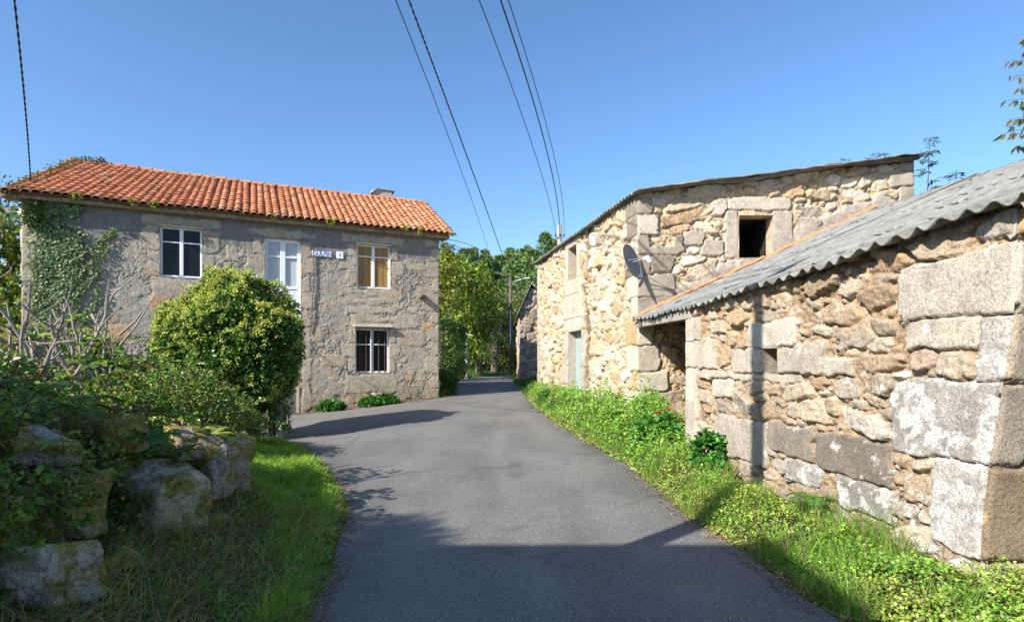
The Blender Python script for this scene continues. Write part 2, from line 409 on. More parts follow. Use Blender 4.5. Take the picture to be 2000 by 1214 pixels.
# ------------------------------------------------------------------ masonry: every stone has its own outline, relief and colour in the wall's mesh
PAL = {
    'rubble': [(.50, .42, .31), (.46, .40, .32), (.52, .42, .28), (.42, .37, .30), (.50, .37, .22), (.55, .47, .36), (.38, .33, .27), (.47, .31, .17), (.56, .49, .38), (.44, .38, .30)],
    'pale': [(0.549, 0.459, 0.347), (0.504, 0.426, 0.314), (0.571, 0.504, 0.403), (0.470, 0.370, 0.246), (0.414, 0.358, 0.291), (0.504, 0.403, 0.280), (0.605, 0.526, 0.426), (0.470, 0.325, 0.202), (0.526, 0.470, 0.381), (0.560, 0.504, 0.414)],
    'near': [(.40, .315, .245), (.34, .30, .245), (.42, .35, .265), (.36, .28, .195), (.39, .31, .22), (.45, .40, .33), (.31, .27, .22), (.37, .27, .18), (.40, .34, .27)],
    'far': [(.42, .37, .31), (.36, .32, .27), (.44, .36, .27), (.30, .27, .24), (.46, .40, .32), (.44, .29, .18)],
    'gran': [(.42, .375, .305), (.45, .40, .33), (.39, .345, .28)],
    'cream': [(.48, .43, .35), (.51, .46, .38), (.46, .41, .33)],
    'grey': [(.28, .24, .19), (.24, .205, .165), (.31, .27, .215)],
    'brown': [(.27, .20, .13), (.25, .19, .13)],
    'ochre': [(.42, .30, .17), (.45, .31, .18)],
    'lichen': [(.38, .36, .32), (.36, .34, .31)],
    'tan': [(.41, .345, .26)],
    'red': [(.46, .20, .10)],
}
def line_uv(A, B, px, py):
    """where the sight line through (px, py) meets the upright plane over A-B: (distance along, height)"""
    k = (px - 1000) / F
    dx, dy = B[0] - A[0], B[1] - A[1]
    L = math.hypot(dx, dy)
    t = (k * A[1] - A[0]) / (dx - k * dy)
    y = A[1] + dy * t
    return t * L, EYE + (HZ - py) / F * y
def rect_px(A, B, x0, y0, x1, y1, *kind):
    """a block of the wall given by its picture corners; heights taken at the block's middle"""
    u0, _ = line_uv(A, B, x0, y0); u1, _ = line_uv(A, B, x1, y1)
    _, z1 = line_uv(A, B, (x0 + x1) / 2, y0); _, z0 = line_uv(A, B, (x0 + x1) / 2, y1)
    return (min(u0, u1), max(u0, u1), z0, z1) + kind

def layout(L, z0, z1, big, size, seed, aspect=1.7, tight=.92):
    r = np.random.default_rng(seed)
    S = []    # cx, cz, a, b, p, kind
    for bq in big:
        S.append((.5 * (bq[0] + bq[1]), .5 * (bq[2] + bq[3]), .5 * (bq[1] - bq[0]), .5 * (bq[3] - bq[2]), 9.0, bq[4] if len(bq) > 4 else 'gran'))
    nb = len(S)
    s = size * 1.7
    arr = np.array([[q[0], q[1], q[2], q[3]] for q in S]) if S else np.zeros((0, 4))
    while s > size * .22:
        fails = 0
        while fails < 140:
            b = s * r.uniform(.75, 1.15) * .5; a = b * r.uniform(1.0, aspect * 1.35)
            c = (r.uniform(-.05, L + .05), r.uniform(z0, z1))
            if len(arr):
                dx = np.abs(arr[:, 0] - c[0]); dz = np.abs(arr[:, 1] - c[1])
                if (((dx / (arr[:, 2] + a * tight)) ** 4 + (dz / (arr[:, 3] + b * tight)) ** 4) < 1).any(): fails += 1; continue
            S.append((c[0], c[1], a, b, r.choice([2.6, 3.2, 4.5]), 'rubble')); arr = np.vstack([arr, [c[0], c[1], a, b]])
        s *= .80
    return S, nb

def masonry(name, parent, A, B, zb, top, big, holes, res, seed, size, mat, rub='rubble', relief=.035, mortar=(.47, .32, .19), gap=.012, batter=0.0,
            lich=0.0, stain=.5, aspect=1.7, end_fade=(.012, .012), flip=False, extra=None, round_=.035, dark_gap=True, warp=None, bwarp=.012, crack=.5):
    A = np.array(A[:2], float); B = np.array(B[:2], float); d = B - A; L = np.linalg.norm(d); d = d / L
    n = np.array([d[1], -d[0]])
    if (n * (-(A + B) / 2)).sum() < 0: n = -n
    if flip: n = -n
    tmax = float(np.max(top(np.linspace(0, L, 60))))
    us = np.arange(0, L + res * .5, res); us[-1] = L
    zs = np.arange(zb, tmax + res, res)
    for h in holes:
        us = us[(np.abs(us - h[0]) > res * .5) & (np.abs(us - h[1]) > res * .5)]; zs = zs[(np.abs(zs - h[2]) > res * .5) & (np.abs(zs - h[3]) > res * .5)]
        us = np.sort(np.append(us, [h[0], h[1]])); zs = np.sort(np.append(zs, [h[2], h[3]]))
    if 0 not in us: us = np.insert(us, 0, 0)
    U, Zg = np.meshgrid(us, zs)
    ztop = top(us)[None, :]
    Zc = np.minimum(Zg, ztop)
    S, nb = layout(L, zb, tmax, big, size, seed, aspect)
    k = .35 / size
    wu = U + size * (.20 * pn(U * k * 1.4, Zc * k * 1.4, seed) + .10 * pn(U * k * 4, Zc * k * 4, seed + 5)) + .008 * pn(U * 30, Zc * 30, seed + 2)
    wz = Zc + size * (.18 * pn(U * k * 1.4, Zc * k * 1.4, seed + 9) + .08 * pn(U * k * 4, Zc * k * 4, seed + 14)) + .008 * pn(U * 30, Zc * 30, seed + 3)
    wu2 = U + bwarp * (pn(U * 6, Zc * 6, seed) + .4 * pn(U * 15, Zc * 15, seed + 7)) + .004 * pn(U * 30, Zc * 30, seed + 2); wz2 = Zc + bwarp * (pn(U * 6, Zc * 6, seed + 4) + .4 * pn(U * 15, Zc * 15, seed + 8)) + .004 * pn(U * 30, Zc * 30, seed + 3)
    F1 = np.full(U.shape, 9.0); F2 = np.full(U.shape, 9.0); ID = np.zeros(U.shape, int)
    for i, (cx, cz, a, b, p, kd) in enumerate(S):
        m = 2.6 if i >= nb else 1.0
        ex = a * m + .35; ez = b * m + .35
        i0, i1 = np.searchsorted(us, [cx - ex, cx + ex]); j0, j1 = np.searchsorted(zs, [cz - ez, cz + ez])
        if i1 <= i0 or j1 <= j0: continue
        sl = (slice(j0, j1), slice(i0, i1))
        xx, zz = (wu2[sl], wz2[sl]) if i < nb else (wu[sl], wz[sl])
        if i < nb:   # metric distance to the block's outline keeps its joints narrow
            f = 1 + np.maximum(np.abs(xx - cx) - a, np.abs(zz - cz) - b) / (size * .5)
            f = np.maximum(f, 0.02)
        else:
            rt = .34 * math.sin(i * 12.9898 + seed); xr = (xx - cx) * math.cos(rt) + (zz - cz) * math.sin(rt); zr = -(xx - cx) * math.sin(rt) + (zz - cz) * math.cos(rt)
            f = (np.abs(xr / a) ** p + np.abs(zr / b) ** p) ** (1 / p)
        f1 = F1[sl]; f2 = F2[sl]; idd = ID[sl]
        nw = f < f1
        F2[sl] = np.where(nw, f1, np.minimum(f2, f)); ID[sl] = np.where(nw, i, idd); F1[sl] = np.where(nw, f, f1)
    sb = np.array([size * .5 if i < nb else min(q[2], q[3]) for i, q in enumerate(S)])[ID]
    e = (F2 - F1) * sb * .5
    over = np.maximum(0, F1 - 1.22) * sb
    e = e - over
    rr = np.random.default_rng(seed + 1)
    ns = len(S)
    off = rr.uniform(-.5, .6, ns) * relief * .8; off[:nb] = rr.uniform(.1, .5, nb) * relief * .5
    tx, tz = rr.normal(0, .13, ns), rr.normal(0, .16, ns); tx[:nb] *= .15; tz[:nb] *= .15
    cxs = np.array([q[0] for q in S]); czs = np.array([q[1] for q in S])
    isbig = ID < nb
    w = np.where(isbig, .012, round_ * .55)
    prof = ss(gap * .3, gap + w, e)
    rough = .55 * fbm(U * 8, Zc * 8, seed + .5, 3) + .5 * np.abs(pn(U * 13 + ID * 3.7, Zc * 17 + ID * 1.3, seed + 4.)) * 2 - .4 + .30 * pn(U * 34, Zc * 34, seed + 6.)
    H = prof * (relief + off[ID] + tx[ID] * (U - cxs[ID]) + tz[ID] * (Zc - czs[ID]) + rough * relief * np.where(isbig, .14, .62)) 
    H += (1 - prof) * relief * .6 * fbm(U * 16, Zc * 20, seed + 8., 4)
    H = H - relief * .6
    opn = ss(-.25, .25, fbm(U * 2.7, Zc * 2.7, seed + 91., 3) + crack - .5)     # joints washed out, open and dark
    H = H - ss(gap * 1.5, gap * .3, e) * opn * relief * .9
    # fades at openings, ends
    for h in holes:
        dh = np.maximum(np.maximum(h[0] - U, U - h[1]), np.maximum(h[2] - Zc, Zc - h[3]))
        H = lerp(np.full_like(H, relief * .25), H, ss(0, .03, dh))
    ef = ss(0, max(end_fade[0], 1e-4), U + (0 if end_fade[0] else 1)) * ss(0, max(end_fade[1], 1e-4), L - U + (0 if end_fade[1] else 1))
    H = H * ef
    out = H + batter * np.clip((tmax - Zc), 0, 9)
    # colours
    pals = []
    for i, q in enumerate(S):
        P = PAL[q[5] if i < nb else rub]; c = np.array(P[rr.integers(len(P))]) * rr.uniform(.86, 1.14)
        pals.append(c)
    C = np.array(pals)[ID]
    mott = fbm(U * 3.1, Zc * 3.1, seed + 21., 4)
    C = C * (1 + .10 * mott)[..., None]
    pat = ss(.25, .6, fbm(U * 4.5, Zc * 4.5, seed + 33., 3))[..., None] * (~isbig)[..., None]
    C = lerp(C, C * np.array((1.06, .84, .62)), pat * .35)
    st = ss(.12, .55, fbm(U * 1.3, Zc * 1.9, seed + 41., 5))[..., None] * stain
    C = lerp(C, C * np.array((.60, .58, .56)), st)
    mm = np.array(mortar) * (1 + .30 * fbm(U * 16, Zc * 20, seed + 8., 4))[..., None]
    mm = np.where((ss(-.1, .5, pn(U * 1.7, Zc * 1.7, seed + 61.)) > .5)[..., None] & dark_gap, mm * np.array((.80, .80, .82)), mm)
    C = lerp(mm, C, ss(gap * .2, gap * 1.3, e)[..., None])
    lk = np.array([{'lichen': 1.0}.get(q[5], lich) if i < nb else lich * rr.uniform(0, 1.6) for i, q in enumerate(S)])[ID]
    ln = .8 * fbm(U * 9, Zc * 9, seed + 71., 5, .62) + .55 * pn(U * 2.6, Zc * 2.6, seed + 77.)
    lm = ss(0, .14, ln - lerp(.80, -.02, np.clip(lk, 0, 1))) * (lk > .02)
    C = lerp(C, np.ones(3) * np.array((.60, .59, .56)), (lm * .85)[..., None])
    if extra is not None: C, out = extra(U, Zc, C, out, e, isbig)
    P3 = np.stack([A[0] + d[0] * U + n[0] * out, A[1] + d[1] * U + n[1] * out, Zc], -1)
    if warp is not None: P3 = warp(P3, U, Zc)
    f = grid_mesh(U, Zc)
    uc = U.ravel()[f].mean(1); zc = Zg.ravel()[f].mean(1)
    keep = Zg.ravel()[f].min(1) < (ztop + 0 * U).ravel()[f].max(1)
    for h in holes: keep &= ~((uc > h[0]) & (uc < h[1]) & (zc > h[2]) & (zc < h[3]))
    f = f[keep]
    nn = np.array([d[1], -d[0]]); 
    if (nn * n).sum() < 0: f = f[:, ::-1]
    o = mesh_np(name, P3.reshape(-1, 3), f, mat, parent, np.clip(C, .01, .9).reshape(-1, 3))
    return o, (A, d, n, L)

def frame_pt(fr, u, z, out=0.0):
    A, d, n, L = fr
    return Vector((A[0] + d[0] * u + n[0] * out, A[1] + d[1] * u + n[1] * out, z))
def fr_box(mb, fr, u0, u1, z0, z1, o0, o1):
    """a box on a wall: along u0..u1, high z0..z1, from o0 (inside, negative) to o1"""
    A, d, n, L = fr
    D, Nn = Vector((d[0], d[1], 0)), Vector((n[0], n[1], 0))
    return mb.box(frame_pt(fr, u0, z0, o0), D * (u1 - u0), Nn * (o1 - o0), Vector((0, 0, z1 - z0)))
def reveal(name, parent, fr, h, depth, mat, tone, lip=.0):
    """the four sides of an opening, cut into the wall"""
    A, d, n, L = fr
    u0, u1, z0, z1 = h
    v = []; f = []; 
    def strip(p, q, k=10, m=4):
        b = len(v)
        for i in range(k + 1):
            for j in range(m + 1):
                u, z = p[0] + (q[0] - p[0]) * i / k, p[1] + (q[1] - p[1]) * i / k
                v.append(frame_pt(fr, u, z, lip - (depth + lip) * j / m))
        for i in range(k):
            for j in range(m):
                f.append((b + i * (m + 1) + j, b + (i + 1) * (m + 1) + j, b + (i + 1) * (m + 1) + j + 1, b + i * (m + 1) + j + 1))
    strip((u0, z0), (u1, z0)); strip((u1, z0), (u1, z1)); strip((u1, z1), (u0, z1)); strip((u0, z1), (u0, z0))
    v = np.array([tuple(p) for p in v])
    c = np.array(tone) * (1 + .12 * fbm(v[:, 0] * 5 + v[:, 1] * 5, v[:, 2] * 5, 3.))[:, None]
    return mesh_np(name, v, np.array(f), mat, parent, c)

# ================================================================== the lean-to beside the road (right foreground)
shed = empty('stone_shed', (2.8, 5.9, .2), 'low rubble stone lean-to shed with grey corrugated roof and white lichen on its corner blocks', 'shed')
NA, NB = (2.51, 8.2), (3.05, 3.7)
def npx(*a): return rect_px(NA, NB, *a)
def near_top(u):
    t = np.asarray(u) / 4.532
    return 2.34 + .25 * t + .02 * np.sin(np.asarray(u) * 3)
nb_ = [npx(1338, 622, 1366, 664, 'gran'), npx(1338, 667, 1395, 716, 'gran'), npx(1338, 719, 1362, 905, 'cream'), npx(1338, 908, 1368, 952, 'gran'),
       npx(1463, 628, 1553, 679, 'cream'), npx(1432, 681, 1487, 727, 'gran'), npx(1521, 673, 1604, 728, 'gran'), npx(1607, 701, 1657, 729, 'cream'),
       npx(1394, 742, 1431, 775, 'gran'),
       npx(1398, 818, 1494, 896, 'gran'), npx(1502, 832, 1585, 888, 'grey'), npx(1600, 856, 1735, 930, 'grey'),
       npx(1760, 622, 1866, 680, 'gran'), npx(1368, 729, 1560, 741, 'gran'),
       (*npx(1745, 508, 1940, 618)[:1], 4.532, *npx(1830, 500, 1925, 618)[2:], 'cream'),
       (*npx(1873, 621, 1960, 742)[:1], 4.532, *npx(1900, 621, 1905, 742)[2:], 'lichen'),
       (*npx(1740, 745, 1930, 900)[:1], 4.532, *npx(1840, 744, 1845, 897)[2:], 'lichen'),
       (*npx(1816, 903, 1920, 1085)[:1], 4.532, *npx(1895, 901, 1900, 1086)[2:], 'lichen'),
       npx(1535, 905, 1600, 945, 'lichen'), npx(1640, 945, 1735, 1000, 'lichen')]
nhole = npx(1489, 680, 1519, 726)[:4]
Lq = math.hypot(NB[0] - NA[0], NB[1] - NA[1])
def near_extra(U, Z, C, out, e, big):
    # a lichen veil spreading along the foot of the wall near the corner, greyer weathering low down
    veil = ss(2.9, 4.4, U) * ss(1.25, .45, Z)
    ln = fbm(U * 10, Z * 10, 5., 5, .62) * .8 + .4 * pn(U * 2, Z * 2, 15.)
    C = lerp(C, np.array((.58, .57, .54)), (ss(.0, .14, ln - lerp(.75, .12, veil)) * .85 * (veil > .02))[..., None])
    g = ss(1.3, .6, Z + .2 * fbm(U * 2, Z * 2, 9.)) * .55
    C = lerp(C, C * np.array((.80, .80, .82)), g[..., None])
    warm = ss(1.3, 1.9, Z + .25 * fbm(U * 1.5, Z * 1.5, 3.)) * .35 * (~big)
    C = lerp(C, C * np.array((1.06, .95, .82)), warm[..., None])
    return C, out
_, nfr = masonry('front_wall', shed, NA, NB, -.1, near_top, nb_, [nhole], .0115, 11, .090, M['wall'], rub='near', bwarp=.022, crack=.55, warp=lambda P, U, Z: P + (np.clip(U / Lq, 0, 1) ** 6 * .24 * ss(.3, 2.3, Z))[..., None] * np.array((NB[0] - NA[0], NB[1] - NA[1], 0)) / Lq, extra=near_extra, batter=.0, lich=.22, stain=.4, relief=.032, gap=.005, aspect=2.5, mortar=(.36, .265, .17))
reveal('vent_hole', shed, nfr, nhole, .32, M['wall'], (.34, .29, .23), lip=.008)
fr_box(MB(), nfr, nhole[0] - .05, nhole[1] + .05, nhole[2] - .05, nhole[3] + .05, -.36, -.33).build('vent_back', M['dark'], shed)
SB = (6.2, 3.7 - .28)
zA, zB, zC, zD = [npx(*r)[2:4] for r in ((1830, 500, 1925, 618), (1900, 621, 1905, 742), (1840, 744, 1845, 897), (1895, 901, 1900, 1086))]
sbig = [(0, .62, zA[0], zA[1], 'cream'), (0, .9, zB[0], zB[1], 'tan'), (0, .2, zC[0], zC[1], 'grey'), (0, .75, zD[0], zD[1], 'brown'), (0, 1.0, -.1, zD[0] - .012, 'gran')]
masonry('end_wall', shed, NB, SB, -.1, lambda u: 2.52 + .46 * np.asarray(u), sbig, [], .02, 15, .14, M['wall'], warp=lambda P, U, Z: P + (np.exp(-U / .8) * .24 * ss(.3, 2.3, Z))[..., None] * np.array((NB[0] - NA[0], NB[1] - NA[1], 0)) / Lq, stain=.5, relief=.04, gap=.008)
# end face at the open bay and the back wall of the shed
masonry('bay_end_wall', shed, NA, (7.0, 8.7), -.1, lambda u: 2.30 + .46 * np.asarray(u), [(0, .45, .2, .75, 'grey'), (0, .35, .77, 1.3, 'grey'), (0, .5, 1.33, 1.75, 'gran'), (0, .4, 1.78, 2.3, 'gran')], [], .04, 16, .16, M['wall'], flip=True)
masonry('back_wall', shed, (8.4, 12.0), (9.4, 3.5), -.1, lambda u: 4.4 + 0 * np.asarray(u), [], [], .12, 17, .25, M['wall_far'], flip=True)

# the corrugated roof: a ruled sheet between eave and ridge
E3 = [(2.48, 12.0, EYE + .845), (2.43, 8.2, EYE + .755), (2.62, 6.0, EYE + .80), (2.93, 3.55, EYE + .955), (3.02, 2.9, EYE + .99)]
R3 = [(7.45, 12.0, EYE + 3.10), (7.75, 8.2, EYE + 3.0), (8.3, 6.0, EYE + 2.98), (8.7, 3.55, EYE + 2.98), (8.8, 2.9, EYE + 2.98)]
def curve3(P, t):
    P = np.array(P); k = np.linalg.norm(np.diff(np.array(E3), axis=0), axis=1); s = np.concatenate([[0], np.cumsum(k)]); s /= s[-1]
    t = np.asarray(t)
    # smooth the corners of the polyline a little
    return np.stack([sum(np.interp(np.clip(t + o, 0, 1), s, P[:, i]) for o in (-.06, -.03, 0, .03, .06)) / 5 for i in range(3)], -1)
def shed_roof(part):
    nw = 48
    ns_ = nw * 12
    t = np.linspace(0, 1, ns_ + 1); e = curve3(E3, t); r = curve3(R3, t)
    wave = np.cos(t * nw * 2 * np.pi)
    rows = []
    rowt = [0, .004, .04, .1, .18, .26, .34, .345, .42, .5, .6, .68, .685, .75, .85, .95, 1.0]
    v = []
    for s in rowt:
        p = e + (r - e) * s
        lap = .03 * (1 if s < .343 else 0) + 0
        amp = .025 * (1 + .12 * np.sin(t * 60))
        p = p.copy(); p[:, 2] += wave * amp + .012 * (s >= .345) - .0 + .012 * (s >= .685) + .010 * np.sin(t * 23 + s * 9) + .006 * np.sin(t * 71)
        if s == 0: p[:, 0] += .012 * np.sin(t * 140) + .03 * pn(t * 8, 1.3, 2.)
        v.append(p)
    v = np.array(v)
    T, Sg = np.meshgrid(t, rowt)
    c = np.ones(T.shape + (3,)) * np.array((.215, .213, .20))
    c *= (1 + .22 * fbm(T * 22, Sg * 9, 3., 4))[..., None]
    c = lerp(c, np.array((.12, .11, .08)), (ss(.12, .0, Sg) * ss(-.1, .4, fbm(T * 60, Sg * 20, 8., 3)) * .7)[..., None])
    o = mesh_np('roof', v.reshape(-1, 3), grid_mesh(T, Sg), M['cement'], shed, c.reshape(-1, 3), smooth=True)
    m = o.modifiers.new('thickness', 'SOLIDIFY'); m.thickness = .014; m.offset = -1
    # fixing caps and the ends of nails along the purlins: short half-round lumps on the crests
    mb = MB()
    for s in (.13, .30, .46, .62, .78, .93):
        for i in range(1, nw, 1):
            if random.random() < .35: continue
            tt = (i + 0) / nw; pe = curve3(E3, [tt])[0]; pr = curve3(R3, [tt])[0]; p = pe + (pr - pe) * (s + random.uniform(-.004, .004)); p[2] += .030 + .012 * (s > .345) + .012 * (s > .685)
            L_ = (pr - pe) / np.linalg.norm(pr - pe)
            w_ = .045; h_ = .022
            b = len(mb.v); ring = []
            for a0 in range(7):
                an = math.pi * a0 / 6
                ring.append((p[0] , p[1] + w_ * math.cos(an), p[2] + h_ * math.sin(an) - .012))
            far = [(q[0] + L_[0] * .07, q[1] + L_[1] * .07, q[2] + L_[2] * .07 - .010) for q in ring]
            mb.add(ring + far, [(k, k + 1, k + 8, k + 7) for k in range(6)] + [tuple(range(7))[::-1]])
    o2 = mb.build('roof_fixings', M['cement'], shed, col=(.20, .20, .19)); tag(o2, kind='stuff')
    # fallen leaves on the sheets
    return o
shed_roof(1)
# orange flashing where the lean-to meets the tall barn
mb = MB()
for i in range(17):
    dz_ = -.022 if i in (6, 9, 13, 14) else 0.0
    t0, t1 = (i + random.uniform(-.12, 0)) / 17, (i + random.uniform(1.02, 1.15)) / 17
    a = Vector((2.56 + (7.6 - 2.56) * t0, 11.93, EYE + .93 + (3.22 - .93) * t0 + random.uniform(-.01, .012))); b = Vector((2.56 + (7.6 - 2.56) * t1, 11.93, EYE + .93 + (3.22 - .93) * t1 + .02))
    for (p, q) in ((a, b),):
        ring = []
        n_ = 7; vs = []
        for e_ in (p, q):
            for k in range(n_):
                an = math.pi * k / (n_ - 1); vs.append(e_ + Vector((0, -.10 * math.cos(an) - .0, .042 * math.sin(an) - .022 + dz_)))
        mb.add(vs, [(k, k + 1, k + 1 + n_, k + n_) for k in range(n_ - 1)])
o = mb.build('flashing', M['terracotta'], shed, smooth=False); m = o.modifiers.new('t', 'SOLIDIFY'); m.thickness = .012
# the beam under the eave across the open bay
b0, b1 = Vector((2.58, 11.9, EYE + .70)), Vector((2.50, 8.0, EYE + .60))
MB().box(b0, b1 - b0, Vector((.13, 0, 0)), Vector((0, 0, .13))).build('eave_beam', M['board'], shed, bevel=.008)
for i, yy in enumerate((11.2, 10.2, 9.2)):
    t_ = 0
    MB().box(Vector((2.52, yy, EYE + .80)), Vector((5.0, 0, 2.24)), Vector((0, .09, 0)), Vector((0, 0, -.11))).build('rafter', M['bark'], shed)
# smooth cement patch at the top of the corner
mb = MB()
def patch(mb, pts, fr, th=.012):
    f_ = [frame_pt(fr, u, z, .020) for u, z in pts]; bk = [frame_pt(fr, u, z, -.02) for u, z in pts]
    n_ = len(pts); mb.add(f_ + bk, [tuple(range(n_)), tuple(range(2 * n_ - 1, n_ - 1, -1))] + [(i, (i + 1) % n_, (i + 1) % n_ + n_, i + n_) for i in range(n_)])
zt = float(near_top(np.array([4.4])))
sfr = (np.array(NB), (np.array(SB) - np.array(NB)) / np.linalg.norm(np.array(SB) - np.array(NB)), None, 3)
patch(mb, [(4.64, zt - .10), (4.66, zt - .20), (4.70, zt - .17), (4.745, zt - .24), (4.775, zt - .22), (4.775, zt - .07), (4.70, zt - .07), (4.64, zt - .09)], nfr)
mb.build('cement_patch', M['tin'], shed, bevel=.006)

# ================================================================== the tall barn
barn = empty('stone_barn', (3.5, 16, .4), 'tall cream and ochre rubble stone barn with satellite dish at its corner', 'barn')
TA, TN = (2.65, 12.0), (.92, 20.5); TE = (8.48, 12.0)
def bpx(*a): return rect_px(TA, TN, *a)
def spx(*a): return rect_px(TA, TE, *a)
Lw = math.hypot(TN[0] - TA[0], TN[1] - TA[1])
dh = bpx(1110.5, 646, 1136.5, 775)[:4]; dh = (dh[0], dh[1], .3, dh[3])
wh = bpx(1110.5, 481, 1127, 546)[:4]
bigw = [(dh[0] - .42, dh[1] + .42, dh[3] + .01, dh[3] + .36, 'cream'), (dh[0] - .62, dh[0] - .01, .3, .85, 'cream'), (dh[0] - .4, dh[0] - .01, .87, 1.4, 'cream'), (dh[0] - .34, dh[0] - .01, 1.42, dh[3], 'cream'),
        (dh[1] + .01, dh[1] + .55, .3, .9, 'gran'), (dh[1] + .01, dh[1] + .8, .92, 1.45, 'gran'), (dh[1] + .01, dh[1] + .35, 1.47, dh[3], 'gran'),
        (wh[0] - .22, wh[1] + .22, wh[3] + .01, wh[3] + .28, 'cream'), (wh[0] - .22, wh[0] - .01, wh[2], wh[3], 'cream'), (wh[1] + .01, wh[1] + .3, wh[2], wh[3], 'cream'),
        (wh[0] - .25, wh[1] + .3, wh[2] - .42, wh[2] - .01, 'cream'), (wh[0] - .42, wh[1] + .5, dh[3] + .38, wh[2] - .44, 'cream')]
q0 = .35; zq = .72; i = 0
tops = [.45, .98, 1.38, 1.93, 2.47, 2.95, 3.42, 3.84, 4.26, 4.70, 5.06]
for a_, b_ in zip(tops[:-1], tops[1:]):
    bigw.append((0, (.62, .28, .5)[i % 3], a_ + .01, b_ - .006, ('cream', 'ochre', 'gran', 'ochre', 'cream')[i % 5] if i < 6 else ('grey', 'gran', 'grey')[i % 3])); i += 1
zz = .35; i = 0
while zz < 4.9:
    hq = random.uniform(.38, .62); bigw.append((Lw - (.35, .22)[i % 2], Lw, zz, zz + hq - .015, 'gran')); zz += hq; i += 1
def barn_extra(U, Z, C, out, e, big):
    c0 = 3.25 + .10 * np.sin(Z * 2.2)            # the mossy joint that runs down the wall
    w_ = .20 * (.6 + .6 * np.abs(pn(Z * 1.3, 3.1, 1.)))
    g = np.exp(-((U - c0) / w_) ** 2) * ss(.6, 1.2, Z)
    C = lerp(C, np.array((.15, .105, .055)) * (1 + .4 * fbm(U * 9, Z * 5, 2.))[..., None], np.clip(g * (1.0 + .5 * fbm(U * 6, Z * 3, 4.)), 0, .92)[..., None])
    out = out - .07 * np.exp(-((U - c0) / .08) ** 2)
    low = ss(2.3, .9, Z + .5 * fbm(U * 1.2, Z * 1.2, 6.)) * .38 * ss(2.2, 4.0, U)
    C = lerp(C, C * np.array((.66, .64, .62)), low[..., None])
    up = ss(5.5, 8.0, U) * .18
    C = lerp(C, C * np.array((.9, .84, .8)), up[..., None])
    return C, out
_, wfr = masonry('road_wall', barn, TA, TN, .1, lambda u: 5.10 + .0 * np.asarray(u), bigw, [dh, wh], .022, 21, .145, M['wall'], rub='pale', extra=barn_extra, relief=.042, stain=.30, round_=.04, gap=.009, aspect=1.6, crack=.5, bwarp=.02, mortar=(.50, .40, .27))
sh = spx(1443, 420.5, 1510, 503)[:4]
bigs = [spx(1421, 388, 1543, 409.5, 'cream'), spx(1418, 411, 1442, 501, 'cream'), spx(1511, 411, 1545, 497, 'cream')]
i = 0
for a_, b_ in zip(tops[:-1], tops[1:]):
    bigs.append((0, (.30, .62, .42)[i % 3] + (.35 if i in (5, 7) else 0), a_ + .01, b_ - .006, ('gran', 'cream', 'gran', 'cream')[i % 4] if i < 4 else ('gran', 'grey', 'grey', 'gran', 'grey')[i % 5])); i += 1
Ls = TE[0] - TA[0]; zz = 3.3; i = 0
while zz < 5.7:
    hq = random.uniform(.3, .5); bigs.append((Ls - (.30, .5)[i % 2], Ls, zz, zz + hq - .015, 'gran')); zz += hq; i += 1
bigs += [spx(1266, 460, 1320, 485, 'grey'), spx(1268, 500, 1315, 528, 'grey'), spx(1335, 452, 1375, 478, 'gran'), spx(1372, 470, 1412, 497, 'cream')]
def south_extra(U, Z, C, out, e, big):
    # cement render smeared over the joint with the lean-to roof
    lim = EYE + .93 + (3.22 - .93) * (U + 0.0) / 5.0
    g = ss(.42, .12, (Z - lim) + .16 * fbm(U * 2.5, Z * 2.5, 7.)) * ss(-.25, -.05, Z - lim) * ss(5.6, 5.0, U)
    cm = np.array((.33, .31, .28)) * (1 + .28 * fbm(U * 6, Z * 6, 3.))[..., None]
    C = lerp(C, cm, (g * .95)[..., None]); out = lerp(out, .012 + .006 * fbm(U * 10, Z * 10, 5.), g * .9)
    # below the roof line the stone colour goes darker and browner
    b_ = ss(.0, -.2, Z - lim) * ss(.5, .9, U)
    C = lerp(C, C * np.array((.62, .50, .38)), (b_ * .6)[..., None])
    w_ = ss(1.1, .8, U) * ss(2.3, 2.7, Z) * ss(3.5, 3.2, Z) * .4
    C = lerp(C, C * .6, w_[..., None])
    return C, out
def s_top(u): return 5.10 + .74 * np.asarray(u) / 5.83 + .03 * np.sin(np.asarray(u) * 1.9)
_, sfr2 = masonry('gable_wall', barn, TA, TE, .2, s_top, bigs, [sh], .020, 23, .125, M['wall'], rub='pale', extra=south_extra, relief=.042, stain=.22, round_=.035, gap=.009, aspect=2.3, crack=.5, bwarp=.02, mortar=(.50, .40, .27))
masonry('end_wall', barn, TN, (7.0, 21.6), .1, lambda u: 5.10 + .13 * np.asarray(u), [], [], .12, 25, .25, M['wall_far'], flip=True)
masonry('back_wall', barn, TE, (7.0, 21.6), .1, lambda u: 5.9 + 0 * np.asarray(u), [], [], .15, 26, .3, M['wall_far'], flip=True)
